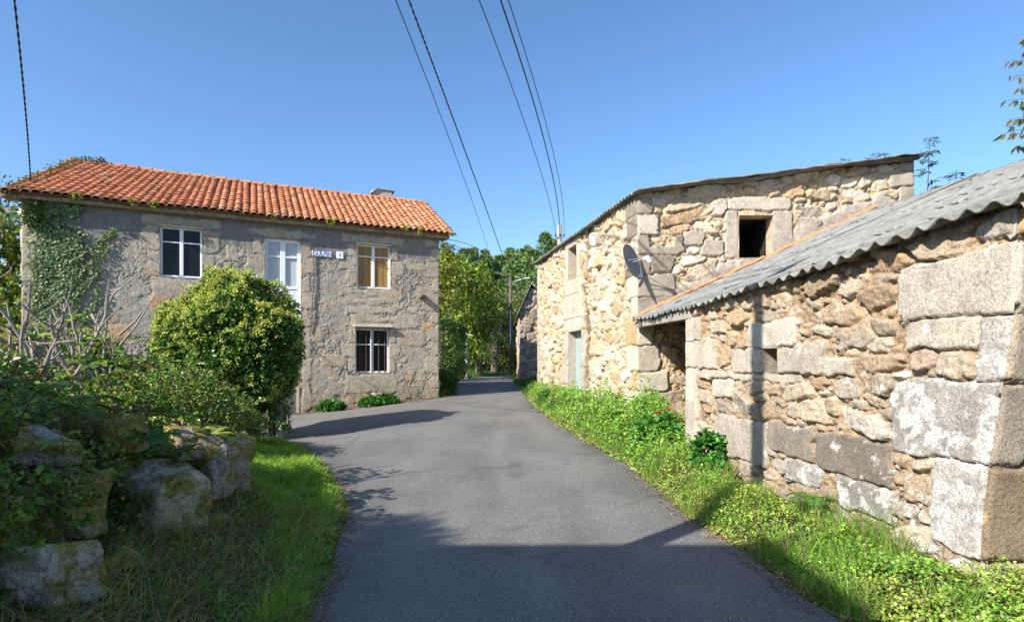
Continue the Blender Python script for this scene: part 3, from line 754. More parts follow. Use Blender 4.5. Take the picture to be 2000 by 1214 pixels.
# window in the gable wall: dark loft behind deep reveals
reveal('window_reveal', barn, sfr2, sh, .34, M['wall'], (.48, .42, .32), lip=.013)
fr_box(MB(), sfr2, sh[0] - .5, sh[1] + .5, sh[2] - .5, sh[3] + .4, -1.6, -1.55).build('loft_interior', M['dark'], barn)
mb = MB()
fr_box(mb, sfr2, sh[0] - .03, sh[0] - .005, sh[2] - .3, sh[3] + .3, -1.55, -.345); fr_box(mb, sfr2, sh[1] + .005, sh[1] + .03, sh[2] - .3, sh[3] + .3, -1.55, -.345)
fr_box(mb, sfr2, sh[0] - .03, sh[1] + .03, sh[3] + .005, sh[3] + .03, -1.55, -.345); fr_box(mb, sfr2, sh[0] - .03, sh[1] + .03, sh[2] - .03, sh[2] - .005, -1.55, -.345)
mb.build('loft_lining', M['dark'], barn)
reveal('window_reveal', barn, wfr, wh, .30, M['wall'], (.50, .44, .34), lip=.013)
fr_box(MB(), wfr, wh[0] - .05, wh[1] + .05, wh[2] - .05, wh[3] + .05, -.35, -.305).build('window_shutter', M['iron'], barn)
reveal('door_reveal', barn, wfr, dh, .24, M['wall'], (.44, .40, .33), lip=.013)
mb = MB(); fr_box(mb, wfr, dh[0] - .03, dh[0] + .37, dh[2], dh[3] + .02, -.27, -.235); mb.build('door_leaf', M['door'], barn, bevel=.004)
mb = MB(); fr_box(mb, wfr, dh[0] + .378, dh[1] + .03, dh[2], dh[3] + .02, -.27, -.240); leaf2 = mb.build('door_leaf', M['door'], barn, bevel=.004)
mb = MB(); um = dh[0] + .62
fr_box(mb, wfr, um - .14, um + .14, 1.42, 1.435, -.238, -.215); fr_box(mb, wfr, um - .14, um - .125, 1.42, 1.48, -.238, -.215); fr_box(mb, wfr, um + .125, um + .14, 1.42, 1.48, -.238, -.215)
mb.build('door_handle', M['steel'], leaf2)
# roof of the tall barn: corrugated sheets a little out over the walls, wavy at the verge
def barn_roof():
    # corners: over A, N, far east
    t = np.linspace(-.22, Lw + .15, 480); s = np.concatenate([[-.16, -.15], np.linspace(0, 5.84, 34)])
    T, S_ = np.meshgrid(t, s)
    ew = np.array([wfr[1][0], wfr[1][1]]); ex = np.array([1.0, 0.0])
    Xx = TA[0] + ew[0] * T + ex[0] * S_; Yy = TA[1] + ew[1] * T + ex[1] * S_
    Zz = 5.125 + .127 * S_ + .028 * np.cos(T * 2 * np.pi / .177)
    Zz += .03 * np.sin(S_ * 1.9) * np.exp(-T.clip(0) * .8) + .02 * fbm(T * .8, S_ * 1.1, 5.) + .035 * np.maximum(0, np.sin(S_ * 5.1 + .6)) * np.exp(-np.abs(T + .22) * 9)
    c = np.ones(T.shape + (3,)) * np.array((.20, .20, .18)) * (1 + .3 * fbm(T * 2, S_ * 2, 2.))[..., None]
    o = mesh_np('roof', np.stack([Xx, Yy, Zz], -1).reshape(-1, 3), grid_mesh(T, S_), M['cement'], barn, np.clip(c, .02, 1).reshape(-1, 3), smooth=True)
    m = o.modifiers.new('t', 'SOLIDIFY'); m.thickness = .02; m.offset = -1
    # a second, older layer of sheet showing at the verge
    s2 = np.linspace(-.1, 5.80, 90); a_ = np.array([-.30, -.16, .4]); T, S_ = np.meshgrid(a_, s2)
    Xx = TA[0] + ew[0] * T + S_; Yy = TA[1] + ew[1] * T
    Zz = 5.145 + .127 * S_ + .03 * pn(S_ * 1.6, 2., 1.) + .035 * np.abs(pn(S_ * 2.7, 1., 4.)) - .02 * (T < -.2)
    o = mesh_np('verge_slab', np.stack([Xx, Yy, Zz], -1).reshape(-1, 3), grid_mesh(T, S_), M['cement'], barn, np.ones((T.size, 3)) * (.15, .14, .12), smooth=True)
    m = o.modifiers.new('t', 'SOLIDIFY'); m.thickness = .028; m.offset = -1
barn_roof()

# ================================================================== satellite dish
def make_dish():
    c = Vector((2.40, 11.62, 3.62))
    root = empty('satellite_dish', c, 'round grey ribbed satellite dish bracketed to the corner of the tall stone barn', 'satellite dish')
    n = Vector((.74, -.58, .28)).normalized()
    s = n.cross(Vector((0, 0, 1))).normalized(); u = s.cross(n)
    v = []; f = []; K = 40
    radii = np.linspace(.0, .37, 24)
    for i, r in enumerate(radii):
        dep = .55 * r * r + .008 * (math.sin(r * 115) if r > .12 else 0)
        for k in range(K):
            a = 2 * math.pi * k / K; v.append(c + s * (r * math.cos(a)) + u * (r * math.sin(a)) + n * dep)
    for i in range(len(radii) - 1):
        for k in range(K): f.append((i * K + k, i * K + (k + 1) % K, (i + 1) * K + (k + 1) % K, (i + 1) * K + k))
    mb = MB(); mb.add(v, f); o = mb.build('reflector', M['dish'], root, smooth=True); m = o.modifiers.new('t', 'SOLIDIFY'); m.thickness = .008
    focus = c + n * .36 - u * .06
    mb = MB(); mb.tube([c - u * .02, focus], .011)
    mb.tube([c + s * .20 + n * .03, focus], .007); mb.tube([c - s * .20 + n * .03, focus], .007); mb.build('feed_arm', M['steel'], root)
    mb = MB(); mb.tube([focus - n * .06, focus + n * .07], [.035, .03], 12); mb.tube([focus + n * .0, focus + n * .05 - u * .11], .028, 10); mb.box(focus + n * .03 - s * .035 - u * .12, s * .07, u * .1, n * .06)
    mb.build('receiver', M['white'], root, bevel=.004)
    mb = MB(); w_ = Vector((2.68, 11.98, 3.42)); mb.tube([c - n * .04, c - n * .12 - u * .12, w_ + Vector((-.06, -.12, 0)), w_], .019)
    mb.box(w_ + Vector((-.07, -.03, -.07)), (.14, 0, 0), (0, .02, 0), (0, 0, .14)); mb.build('wall_bracket', M['steel'], root)
make_dish()
# ================================================================== the rendered house on the left
house = empty('stone_house', (-7, 16.6, .1), 'two storey grey rendered stone house with orange barrel tile roof and white windows', 'house')
HA = (-2.39, 18.6); HD = np.array([-.9075, -.4200]); HL = 10.75
HB = (HA[0] + HD[0] * HL, HA[1] + HD[1] * HL)
def hpx(*a): return rect_px(HA, HB, *a)
HT = 5.60
W1 = hpx(312, 444, 395, 541.5)[:4]; W2 = hpx(696.5, 478, 762.5, 563)[:4]; W3 = hpx(693.5, 641, 761, 728)[:4]
D1 = hpx(516.5, 466, 588, 620)[:4]; D1 = (D1[0], D1[1], 2.62, D1[3]); D2 = hpx(552, 740, 584, 800)[:4]; D2 = (D2[0], D2[1] + .1, -.1, 2.0)
HOLES = [W1, W2, W3, D1, D2]
def facade():
    A = np.array(HA); L = HL; n = np.array([.4200, -.9075]); res = .024
    us = np.arange(0, L + res * .5, res); us[-1] = L; zs = np.arange(-.7, HT + res, res)
    for h in HOLES:
        us = us[(np.abs(us - h[0]) > res * .5) & (np.abs(us - h[1]) > res * .5)]; zs = zs[(np.abs(zs - h[2]) > res * .5) & (np.abs(zs - h[3]) > res * .5)]
        us = np.sort(np.append(us, [h[0], h[1]])); zs = np.sort(np.append(zs, [h[2], h[3]]))
    U, Z = np.meshgrid(us, zs)
    B = []
    def around(h, sill=.3, lint=.34, jam=(.32, .3), splits=2, apron=0):
        u0, u1, z0, z1 = h
        B.append((u0 - jam[0] - .12, u1 + jam[1] + .12, z1 + .005, z1 + lint))
        for k in range(splits):
            a = z0 + (z1 - z0) * k / splits; b = z0 + (z1 - z0) * (k + 1) / splits
            B.append((u0 - jam[0] - (.14 if k % 2 else -.04), u0 - .003, a + .006, b - .006)); B.append((u1 + .003, u1 + jam[1] + (.16 if k % 2 else -.05), a + .006, b - .006))
        if sill: B.append((u0 - .2, u1 + .2, z0 - sill, z0 - .005))
    around(W1, .55, .30, (.36, .34), 2); around(W2, 0, .28, (.3, .34), 3); around(W3, 0, .16, (.24, .26), 3); around(D1, 0, .3, (.34, .36), 5)
    for k in range(4):
        zt_ = W2[2] - k * (W2[2] - W3[3] - .16) / 4; B.append((W2[0] - .22 - .1 * (k % 2), W2[1] + .28 - .12 * (k % 2), zt_ - (W2[2] - W3[3] - .16) / 4 + .012, zt_ - .01))
    B.append((W3[0] - .3, W3[1] + .3, W3[2] - .62, W3[2] - .01))
    B.append((D1[0] - .30, D1[0] - .01, 0.1, 1.0)); B.append((D1[0] - .34, D1[0] - .01, 1.02, 1.7)); B.append((D1[0] - .28, D1[0] - .01, 1.72, 2.6))
    z = .2; k = 0
    while z < HT - .1:
        h_ = [.52, .44, .6, .5][k % 4]; B.append((-.1, [.42, .30, .50, .28][k % 4], z, min(HT, z + h_) - .014)); z += h_; k += 1
    z = 1.5; k = 0
    while z < HT - .1:
        h_ = [.5, .46, .55][k % 3]; B.append((L - [.5, .3, .42][k % 3], L + .1, z, z + h_ - .014)); z += h_; k += 1
    for px0, py0, px1, py1 in ((660, 500, 690, 530), (440, 480, 470, 510), (588, 480, 606, 520)): B.append(hpx(px0, py0, px1, py1)[:4])
    wu = U + .02 * pn(U * 5, Z * 5, 3.) + .012 * pn(U * 17, Z * 17, 3.); wz = Z + .02 * pn(U * 5, Z * 5, 13.) + .012 * pn(U * 17, Z * 17, 19.)
    Eb = np.full(U.shape, -9.0); IDb = np.zeros(U.shape, int)
    for i, b in enumerate(B):
        e = np.minimum(np.minimum(wu - b[0], b[1] - wu), np.minimum(wz - b[2], b[3] - wz)); m = e > Eb; Eb[m] = e[m]; IDb[m] = i
    cover = .03 + .11 * fbm(U * 2.1, Z * 2.1, 40., 3)      # the render laps over the blocks' edges here and there
    blk = ss(cover - .012, cover + .012, Eb)
    # trowelled render: curved ridges
    ang = .9 + 1.6 * pn(U * .8, Z * .8, 2.)
    qa = U * np.cos(ang) + Z * np.sin(ang); qb = -U * np.sin(ang) + Z * np.cos(ang)
    wv = .35 * fbm(U * 3.3, Z * 3.3, 6., 3)
    rid = (1 - np.abs(pn(qa * 4.5 + wv * 3, qb * 10 + wv * 4, 1.))) ** 2.2 + .6 * (1 - np.abs(pn(qa * 10 + wv * 4, qb * 19, 5.))) ** 2.5
    strong = ss(-.35, .35, fbm(U * .55, Z * .7, 11., 3)) * .8 + .35
    strong = strong * (1 - .75 * ss(4.75, 4.95, Z))
    Hr = (rid - .9) * .029 * strong + .012 * fbm(U * 2, Z * 2, 8.)
    # stones showing through the render
    S, nb = layout(L, -.7, HT, [], .30, 5, 1.8)
    k_ = 1.1; F1 = np.full(U.shape, 9.0); IDs = np.zeros(U.shape, int); F2 = F1.copy()
    su = U + .05 * pn(U * 4, Z * 4, 33.); sz = Z + .05 * pn(U * 4, Z * 4, 37.)
    for i, (cx, cz, a, b, p, kd) in enumerate(S):
        i0, i1 = np.searchsorted(us, [cx - a * 2.4 - .1, cx + a * 2.4 + .1]); j0, j1 = np.searchsorted(zs, [cz - b * 2.4 - .1, cz + b * 2.4 + .1]); sl = (slice(j0, j1), slice(i0, i1))
        f = (np.abs((su[sl] - cx) / a) ** p + np.abs((sz[sl] - cz) / b) ** p) ** (1 / p); nw = f < F1[sl]
        F2[sl] = np.where(nw, F1[sl], np.minimum(F2[sl], f)); IDs[sl] = np.where(nw, i, IDs[sl]); F1[sl] = np.where(nw, f, F1[sl])
    rs = np.random.default_rng(9); sexp = rs.uniform(0, 1, len(S))[IDs]
    low = ss(1.2, .35, Z - .15 * U * 0)
    reveal_ = ss(.62, .72, sexp + .55 * low + .25 * pn(U * .7, Z * .7, 51.)) * ss(.05, .14, F2 - F1) * ss(1.05, .8, F1)
    reveal_ *= (1 - ss(4.6, 4.8, Z))
    sc_ = np.array([[(.42, .35, .26), (.44, .36, .25), (.38, .33, .27), (.46, .30, .16), (.43, .38, .31)][i] for i in rs.integers(0, 5, len(S))])[IDs]
    rough = .004 * fbm(U * 16, Z * 16, 2., 3)
    H = lerp(Hr, .014 + rough * 1.6, reveal_); H = lerp(H, .016 + rough - .02 * ss(.012, .0, np.abs(Eb)) , blk)
    H = H - .02 * low * (fbm(U * 3, Z * 3, 5.) + .3) * (1 - blk)
    H *= ss(0, .015, U) * ss(0, .015, L - U)
    for h in HOLES:
        dd = np.maximum(np.maximum(h[0] - U, U - h[1]), np.maximum(h[2] - Z, Z - h[3])); H = lerp(.016, H, ss(0, .03, dd))
    render = np.array((.36, .335, .285)) * (1 + .12 * fbm(U * 2.5, Z * 2.5, 3.))[..., None]
    warm = ss(-.35, .35, fbm(U * 1.1, Z * 1.4, 16., 4)) * ss(8.5, 3.5, U)
    render = lerp(render, np.array((.37, .33, .27)), (warm * .85)[..., None])
    render = lerp(render, np.array((.17, .17, .17)), (ss(4.72, 4.9, Z + .10 * fbm(U * 1.6, Z * 1.6, 30.)) * .75)[..., None])  # top band: darker render with the eave's shadow painted into its colour
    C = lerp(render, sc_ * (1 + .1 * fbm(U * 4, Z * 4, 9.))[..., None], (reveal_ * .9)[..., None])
    rb = np.random.default_rng(2).uniform(.88, 1.1, len(B))[IDb]
    granite = np.array((.41, .365, .295)) * (rb * (1 + .08 * fbm(U * 3, Z * 3, 60.)))[..., None]
    granite = lerp(granite, np.array((.24, .22, .19)), (ss(.15, .7, fbm(U * 2.2, Z * 3, 66., 4)) * .5)[..., None])
    C = lerp(C, granite, blk[..., None])
    C *= (1 - .35 * ss(.022, .004, np.abs(Eb)) * blk)[..., None]
    damp = ss(1.15, .45, Z + .25 * fbm(U * 1.5, Z * 1.5, 71.) + .05 * U) * .5
    C = lerp(C, C * np.array((.66, .60, .50)), damp[..., None])
    P = np.stack([A[0] + HD[0] * U + n[0] * H, A[1] + HD[1] * U + n[1] * H, Z], -1)
    f = grid_mesh(U, Z); uc = U.ravel()[f].mean(1); zc = Z.ravel()[f].mean(1); keep = np.ones(len(f), bool)
    for h in HOLES: keep &= ~((uc > h[0]) & (uc < h[1]) & (zc > h[2]) & (zc < h[3]))
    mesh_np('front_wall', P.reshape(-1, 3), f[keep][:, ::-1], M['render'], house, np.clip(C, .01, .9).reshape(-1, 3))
    return (A, HD, n, L)
hfr = facade()
DEPTH = 5.6
hn = np.array([-.4200, .9075])
HC = (HA[0] + hn[0] * DEPTH, HA[1] + hn[1] * DEPTH); HE = (HB[0] + hn[0] * DEPTH, HB[1] + hn[1] * DEPTH)
RUN = 3.0; RISE = 1.68
gab = lambda u: HT + RISE * (1 - np.abs(np.asarray(u) - DEPTH / 2) / (DEPTH / 2)) * .97
masonry('gable_wall', house, HA, HC, -.3, gab, [], [], .08, 41, .3, M['render'], rub='far', mortar=(.3, .28, .25), flip=True)
masonry('gable_wall', house, HB, HE, -.9, gab, [], [], .08, 42, .3, M['render'], rub='far', mortar=(.3, .28, .25))
masonry('back_wall', house, HC, HE, -.9, lambda u: HT + 0 * np.asarray(u), [], [], .12, 43, .3, M['render'], rub='far', flip=True)
# eave cornice
mb = MB(); fr_box(mb, hfr, -.30, HL + .35, HT - .01, HT + .125, -.25, .21); mb.build('eave_cornice', mat_plain('cornice_stone', (.25, .20, .13), .95, nscale=9, var=.5, bstr=.6), house, bevel=.012)
# tile roof: barrel cover tiles row by row over a dark channel sheet
def tile_roof():
    def P(u, s, h):     # u along the eave, s up the slope (0..1), h out of the roof
        u0 = -.38; u1 = HL + .38
        uu = u + (0 if u < 5 else (s * -.62 * ss(5, u1, u)))
        eave = .27; out = eave + (-(RUN + eave - .0)) * s
        x = HA[0] + HD[0] * uu + hfr[2][0] * out; y = HA[1] + HD[1] * uu + hfr[2][1] * out
        sag = -.035 * math.sin(math.pi * (u + .4) / 11.5) * s + .012 * math.sin(u * 2.1)
        z = HT + .115 + (RISE + .14) * s + sag
        k = 1 / math.hypot(1, RISE / RUN)
        return (x + hfr[2][0] * h * .49, y + hfr[2][1] * h * .49, z + h * .87)
    nrow = 14; pitch = .203; ncol = int((HL + .76) / pitch)
    v = []; f = []; c = []
    rr = np.random.default_rng(12)
    for j in range(ncol + 1):
        uc = -.38 + pitch * (j + .0) + .006 * rr.normal(); dj = rr.normal() * .0015
        for i in range(nrow):
            s0 = i / nrow - .012; s1 = (i + 1) / nrow + .018
            tone = rr.uniform(.91, 1.07)
            base = np.array((.52, .20, .10)) * tone
            if rr.random() < .25: base = np.array((.56, .27, .15)) * tone
            if rr.random() < .06: base = np.array((.34, .15, .09)) * tone
            if i == 0: base = base * np.array((.62, .72, .8))
            lift = .012 + rr.normal() * .0035; b = len(v); K = 7; ro = .098 + .004 * rr.normal(); tw = rr.normal() * .006
            for (s, rad, hh) in ((s0, ro, lift + .022), (s1, ro * .84, .006)):
                for k in range(K):
                    a = math.pi * k / (K - 1)
                    v.append(P(uc + dj * i + tw * (1 if s == s0 else -1) + rad * math.cos(a), s, hh + rad * .80 * math.sin(a))); c.append(base)
            for k in range(K):   # the butt end, set back a little: gives the tile its thickness
                a = math.pi * k / (K - 1); v.append(P(uc + dj * i + tw + (ro - .016) * math.cos(a), s0, lift + .022 + (ro - .016) * .80 * math.sin(a) - .002)); c.append(base * .7)
            for k in range(K - 1):
                f.append((b + k, b + k + 1, b + K + k + 1, b + K + k)); f.append((b + k + 1, b + k, b + 2 * K + k, b + 2 * K + k + 1))
    rf = mesh_np('roof', np.array(v), np.array(f), M['tile'], house, np.array(c))
    # channels
    us = np.linspace(-.40, HL + .40, 120); s_ = np.linspace(-.01, 1, 12)
    v = np.array([[P(u, s, -.01) for u in us] for s in s_]); T, S_ = np.meshgrid(us, s_)
    o = mesh_np('tile_channels', v.reshape(-1, 3), grid_mesh(T, S_), M['tile'], rf, np.ones((T.size, 3)) * (.16, .07, .04)); m = o.modifiers.new('t', 'SOLIDIFY'); m.thickness = .03
    # rear slope, plain channelled tiles
    us = np.linspace(-.4, HL + .4, 55 * 8); 
    v = []
    for s in np.linspace(0, 1, 8):
        for u in us:
            p = P(u, 1.0, .02); q = np.array(p) + np.array((hn[0], hn[1], 0)) * (3.0 * (1 - s)) + np.array((0, 0, -(RISE + .1) * (1 - s) + .04 * math.cos(u * 2 * math.pi / .203))); v.append(q)
    T, S_ = np.meshgrid(us, np.arange(8)); mesh_np('rear_slope', np.array(v), grid_mesh(T, S_), M['tile'], rf, np.ones((T.size, 3)) * (.42, .15, .07), smooth=True)
    # ridge
    mb = MB(); k = 0; u = -.40; tones = []
    while u < HL + .4:
        a = Vector(P(u, 1.0, .04)); b = Vector(P(min(u + .46, HL + .4), 1.0, .02)); d = (b - a).normalized(); w_ = Vector((-d.y, d.x, 0))
        for e_, r_ in ((a, .125), (b, .105)):
            pass
        n0 = len(mb.v)
        for e_, r_ in ((a, .13), (b, .108)):
            for q in range(8):
                an = math.pi * q / 7; mb.v.append(tuple(e_ + w_ * (r_ * math.cos(an)) + Vector((0, 0, r_ * .8 * math.sin(an) - .02))))
        mb.f += [(n0 + q, n0 + q + 1, n0 + q + 9, n0 + q + 8) for q in range(7)]; tones += [random.uniform(.8, 1.1)] * 16
        u += .40
    mb.build('ridge_tiles', M['tile'], rf, col=np.array(tones)[:, None] * np.array((.44, .19, .10)))
    # chimney behind the ridge
    p = Vector(P(1.15, 1.0, 0)); D_ = Vector((HD[0], HD[1], 0)); Nn = Vector((hn[0], hn[1], 0))
    mb = MB(); mb.box(p - D_ * .36 + Nn * .25 + Vector((0, 0, -.5)), D_ * .72, Nn * .5, (0, 0, .88)); ch = mb.build('chimney', M['concrete'], rf, bevel=.01)
    mb = MB()
    mb.box(p + D_ * .44 + Nn * .2 + Vector((0, 0, .20)), D_ * -.34 + Vector((0, 0, .26)), Nn * .6, (.0, 0, .035))
    for q in range(5): mb.box(p + D_ * (.10 - .11 * q) + Nn * .22 + Vector((0, 0, .385 + .012 * (q % 2))), D_ * -.12, Nn * .56, (0, 0, .035))
    mb.build('chimney_cap', M['tile'], ch, col=(.20, .15, .10))
    return P
RP = tile_roof()
# windows and doors
def window(h, panes='glass', trans=.26, inset=.10, rows=(1,), name='window', depth=.22, frame_mat='white'):
    u0, u1, z0, z1 = h
    reveal('window_reveal', house, hfr, h, depth, M['wall'], (.42, .36, .28), lip=.016)
    mb = MB(); t = .055; o0, o1 = -inset - .05, -inset
    fr_box(mb, hfr, u0, u0 + t, z0, z1, o0, o1); fr_box(mb, hfr, u1 - t, u1, z0, z1, o0, o1)
    fr_box(mb, hfr, u0 + t, u1 - t, z0, z0 + t, o0, o1); fr_box(mb, hfr, u0 + t, u1 - t, z1 - t, z1, o0, o1)
    um = (u0 + u1) / 2; fr_box(mb, hfr, um - .045, um + .045, z0 + t, z1 - t, o0, o1 + .012)
    zt_ = z1 - (z1 - z0) * trans
    fr_box(mb, hfr, u0 + t, um - .045, zt_ - .018, zt_ + .018, o0, o1 + .004); fr_box(mb, hfr, um + .045, u1 - t, zt_ - .018, zt_ + .018, o0, o1 + .004)
    w = mb.build(name, M[frame_mat], house, bevel=.006)
    mb = MB(); fr_box(mb, hfr, u0 + .01, u1 - .01, z0 + .01, z1 - .01, -inset - .035, -inset - .028); mb.build('pane', M[panes], w)
    return w
w1 = window(W1, trans=.30, inset=.07)
w2 = window(W2, 'shutter', trans=.27, inset=.09)
for u_ in (.20, .40, .62, .82):
    uu = W2[0] + (W2[1] - W2[0]) * u_; mb = MB(); fr_box(mb, hfr, uu - .006, uu + .006, W2[2] + .06, W2[3] - .06, -.1175, -.1155); mb.build('board_joint', M['iron'], w2)
w3 = window(W3, trans=.36, inset=.12)
mb = MB()
for k in range(5):
    uu = W3[0] + (W3[1] - W3[0]) * (.14 + .18 * k); mb.tube([frame_pt(hfr, uu, W3[2] - .01, -.045), frame_pt(hfr, uu, W3[3] + .01, -.045)], .011, 6)
mb.build('window_bars', M['iron'], w3)
mb = MB(); hd = hpx(690, 633, 766, 640)[:4]; mb.box(frame_pt(hfr, hd[0], hd[2] + .03, -.02), Vector((HD[0], HD[1], 0)) * (hd[1] - hd[0]), Vector((hfr[2][0], hfr[2][1], 0)) * .17 + Vector((0, 0, -.02)), Vector((0, 0, .055)))
mb.build('window_hood', M['concrete'], house, bevel=.015)
# cream shutter box over the two upper windows
for h in (W1, W2):
    mb = MB(); fr_box(mb, hfr, h[0] - .03, h[1] + .03, h[3] - .005, h[3] + .035, -.05, .035); mb.build('window_head', M['cream'], house, bevel=.006)
# french door upstairs
def french():
    u0, u1, z0, z1 = D1; reveal('door_reveal', house, hfr, D1, .2, M['wall'], (.42, .36, .28), lip=.016)
    mb = MB(); t = .10; o0, o1 = -.15, -.09
    fr_box(mb, hfr, u0, u0 + t, z0, z1, o0, o1); fr_box(mb, hfr, u1 - t, u1, z0, z1, o0, o1); fr_box(mb, hfr, u0 + t, u1 - t, z1 - t, z1, o0, o1)
    um = (u0 + u1) / 2; fr_box(mb, hfr, um - .07, um + .07, z0, z1 - t, o0, o1 + .01)
    za = z1 - .52; zb_ = z1 - 1.42
    for a, b in ((u0 + t, um - .07), (um + .07, u1 - t)):
        fr_box(mb, hfr, a, b, za - .025, za + .025, o0, o1 + .004); fr_box(mb, hfr, a, b, zb_ - .04, zb_ + .04, o0, o1 + .004); fr_box(mb, hfr, a, b, z0, zb_ - .05, o0 + .01, o1 - .012)
    d = mb.build('balcony_door', M['white'], house, bevel=.006)
    mb = MB(); fr_box(mb, hfr, u0 + .02, u1 - .02, zb_, z1 - .02, -.145, -.128); mb.build('pane', M['curtain'], d)
    reveal('door_reveal', house, hfr, D2, .2, M['wall'], (.40, .35, .28), lip=.016)
    mb = MB(); u0, u1, z0, z1 = D2
    for k in range(7): fr_box(mb, hfr, u0 + .06 + k * .15, u0 + .06 + k * .15 + .145, z0, z1, -.16, -.13)
    fr_box(mb, hfr, u0, u0 + .06, z0, z1, -.16, -.09)
    mb.build('front_door', M['board'], house, bevel=.004)
french()
# hinge pins, a stone corbel, a round stone spout, a cable clipped to the wall
mb = MB()
for h in (W1, W2):
    for zz_ in (h[2] + .1, h[3] - .22):
        for uu, s_ in ((h[0] - .07, -1), (h[1] + .07, 1)):
            mb = MB(); mb.tube([frame_pt(hfr, uu, zz_, -.01), frame_pt(hfr, uu, zz_, .07), frame_pt(hfr, uu, zz_ + .05, .07)], .013, 6); mb.build('hinge_pin', M['iron'], house)
hp_ = 0
def blob(name, loc, size, mat, parent, seed=0, col=(.35, .3, .22), sub_=3, amp=.25, power=1.0, rot=None, colfn=None, noise_scale=1.3):
    bm = bmesh.new(); bmesh.ops.create_icosphere(bm, subdivisions=sub_, radius=1)
    v = np.array([tuple(q.co) for q in bm.verts]); f = np.array([[w_.index for w_ in q.verts] for q in bm.faces]); bm.free()
    if power != 1: v = np.sign(v) * np.abs(v) ** power; v = v / np.maximum(1e-6, (np.abs(v) ** (2 / power)).sum(1) ** (power / 2))[:, None]
    nz = fbm(v[:, 0] * noise_scale + seed, v[:, 1] * noise_scale, v[:, 2] * noise_scale, 4)
    v = v * (1 + amp * nz)[:, None] * np.array(size)
    if rot is not None: v = v @ np.array(Matrix.Rotation(rot, 3, 'Z')).T
    v = v + np.array(loc)
    c = colfn(v, nz) if colfn else np.ones((len(v), 3)) * col * (1 + .3 * nz)[:, None]
    return mesh_np(name, v, f, mat, parent, np.clip(c, .01, .9), smooth=True)
cu, cz = line_uv(HA, HB, 822, 579); p = frame_pt(hfr, cu, cz, .12)
blob('stone_corbel', p, (.13, .20, .09), M['wall'], house, 3, (.22, .18, .14), amp=.35)
cu, cz = line_uv(HA, HB, 731, 773); p = frame_pt(hfr, cu, cz, .04); blob('stone_spout', p, (.12, .12, .11), M['wall'], house, 5, (.38, .33, .26), amp=.12)
mb = MB(); pts = []
for k in range(26):
    t_ = k / 25; px_ = 611 + 2 * math.sin(t_ * 6) - 6 * max(0, t_ - .86) * 7; py_ = 492 + 158 * t_
    cu, cz = line_uv(HA, HB, px_, py_); pts.append(frame_pt(hfr, cu, cz, .045))
mb.tube(pts, .014, 6); mb.build('wall_cable', M['black'], house)

# ---- name sign and house number (things of their own)
def sign_box(name, x0, y0, x1, y1, label):
    u0, u1, z0, z1 = hpx(x0, y0, x1, y1)[:4]
    root = empty(name, frame_pt(hfr, (u0 + u1) / 2, z0, .04), label, 'sign'); mb = MB(); fr_box(mb, hfr, u0, u1, z0, z1, .03, .05); mb.build('plate', M['signwhite'], root, bevel=.003); return root, u0, u1, z0, z1
ang = math.atan2(-HD[1], -HD[0])
def letters(txt, root, uc, zc, size, mat, name='lettering', tilt=0, width=None):
    cu_ = bpy.data.curves.new(name, 'FONT'); cu_.body = txt; cu_.size = size; cu_.align_x = 'CENTER'; cu_.align_y = 'CENTER'; cu_.extrude = .003; cu_.offset = 0
    o = bpy.data.objects.new(name, cu_); COL.objects.link(o); bpy.context.view_layer.update()
    dg = bpy.context.evaluated_depsgraph_get(); me = bpy.data.meshes.new_from_object(o.evaluated_get(dg)); bpy.data.objects.remove(o)
    v = np.array([tuple(q.co) for q in me.vertices]); 
    if width: v[:, 0] *= width / (v[:, 0].max() - v[:, 0].min())
    p0 = frame_pt(hfr, uc, zc, .054); r_ = np.array([-HD[0], -HD[1], 0.])
    v3 = np.array(p0) + v[:, :1] * r_ + v[:, 1:2] * np.array([0, 0, 1.]) + v[:, 2:3] * np.array([hfr[2][0], hfr[2][1], 0])
    me.vertices.foreach_set('co', v3.astype(np.float32).ravel()); me.name = name; me.update()
    link(me, name, root, mat)
root, u0, u1, z0, z1 = sign_box('name_sign', 609, 491, 648, 501, 'white tile name sign lettered in blue right of the white balcony door')
letters('GULFIN', root, (u0 + u1) / 2, (z0 + z1) / 2, .20, M['signblue'], width=(u1 - u0) * .94)
root, u0, u1, z0, z1 = sign_box('house_number', 656.5, 491.5, 670, 505, 'small square white house number plate beside the blue lettered name sign')
letters('1', root, (u0 + u1) / 2, (z0 + z1) / 2, .17, M['signblue'], name='numeral')

# ================================================================== the house behind the camera whose shadow lies on the lane
def near_house():
    root = empty('farmhouse', (-9, -5, 0), 'stone farmhouse behind the viewer whose shadow darkens the near lane', 'farmhouse')
    k_ = math.cos(R(SUN_EL)) / math.sin(R(SUN_EL)); Hh = 6.0
    cx, cy = 2.15 - k_ * Hh * math.cos(R(SUN_AZ)), 4.80 - k_ * Hh * math.sin(R(SUN_AZ))
    mb = MB(); mb.box((cx - 9, cy - 7.0, -.2), (8.8, 0, 0), (0, 6.8, 0), (0, 0, Hh + .05)); mb.build('wall', M['concrete'], root)
    mb = MB(); x0, x1, y0, y1 = cx - 9.2, cx, cy - 7.2, cy
    v = [(x0, y0, Hh), (x1, y0, Hh), (x1, y1, Hh), (x0, y1, Hh), (x0, y0, Hh + .12), (x1, y0, Hh + .12), (x1, y1, Hh + .12), (x0, y1, Hh + .12), (x0 + 3.2, (y0 + y1) / 2, Hh + 1.5), (x1 - 3.2, (y0 + y1) / 2, Hh + 1.5)]
    mb.add(v, [(0, 3, 2, 1), (0, 1, 5, 4), (1, 2, 6, 5), (2, 3, 7, 6), (3, 0, 4, 7), (4, 5, 9, 8), (6, 7, 8, 9), (5, 6, 9), (7, 4, 8)]); mb.build('roof', M['tile'], root, col=(.4, .16, .08))
near_house()

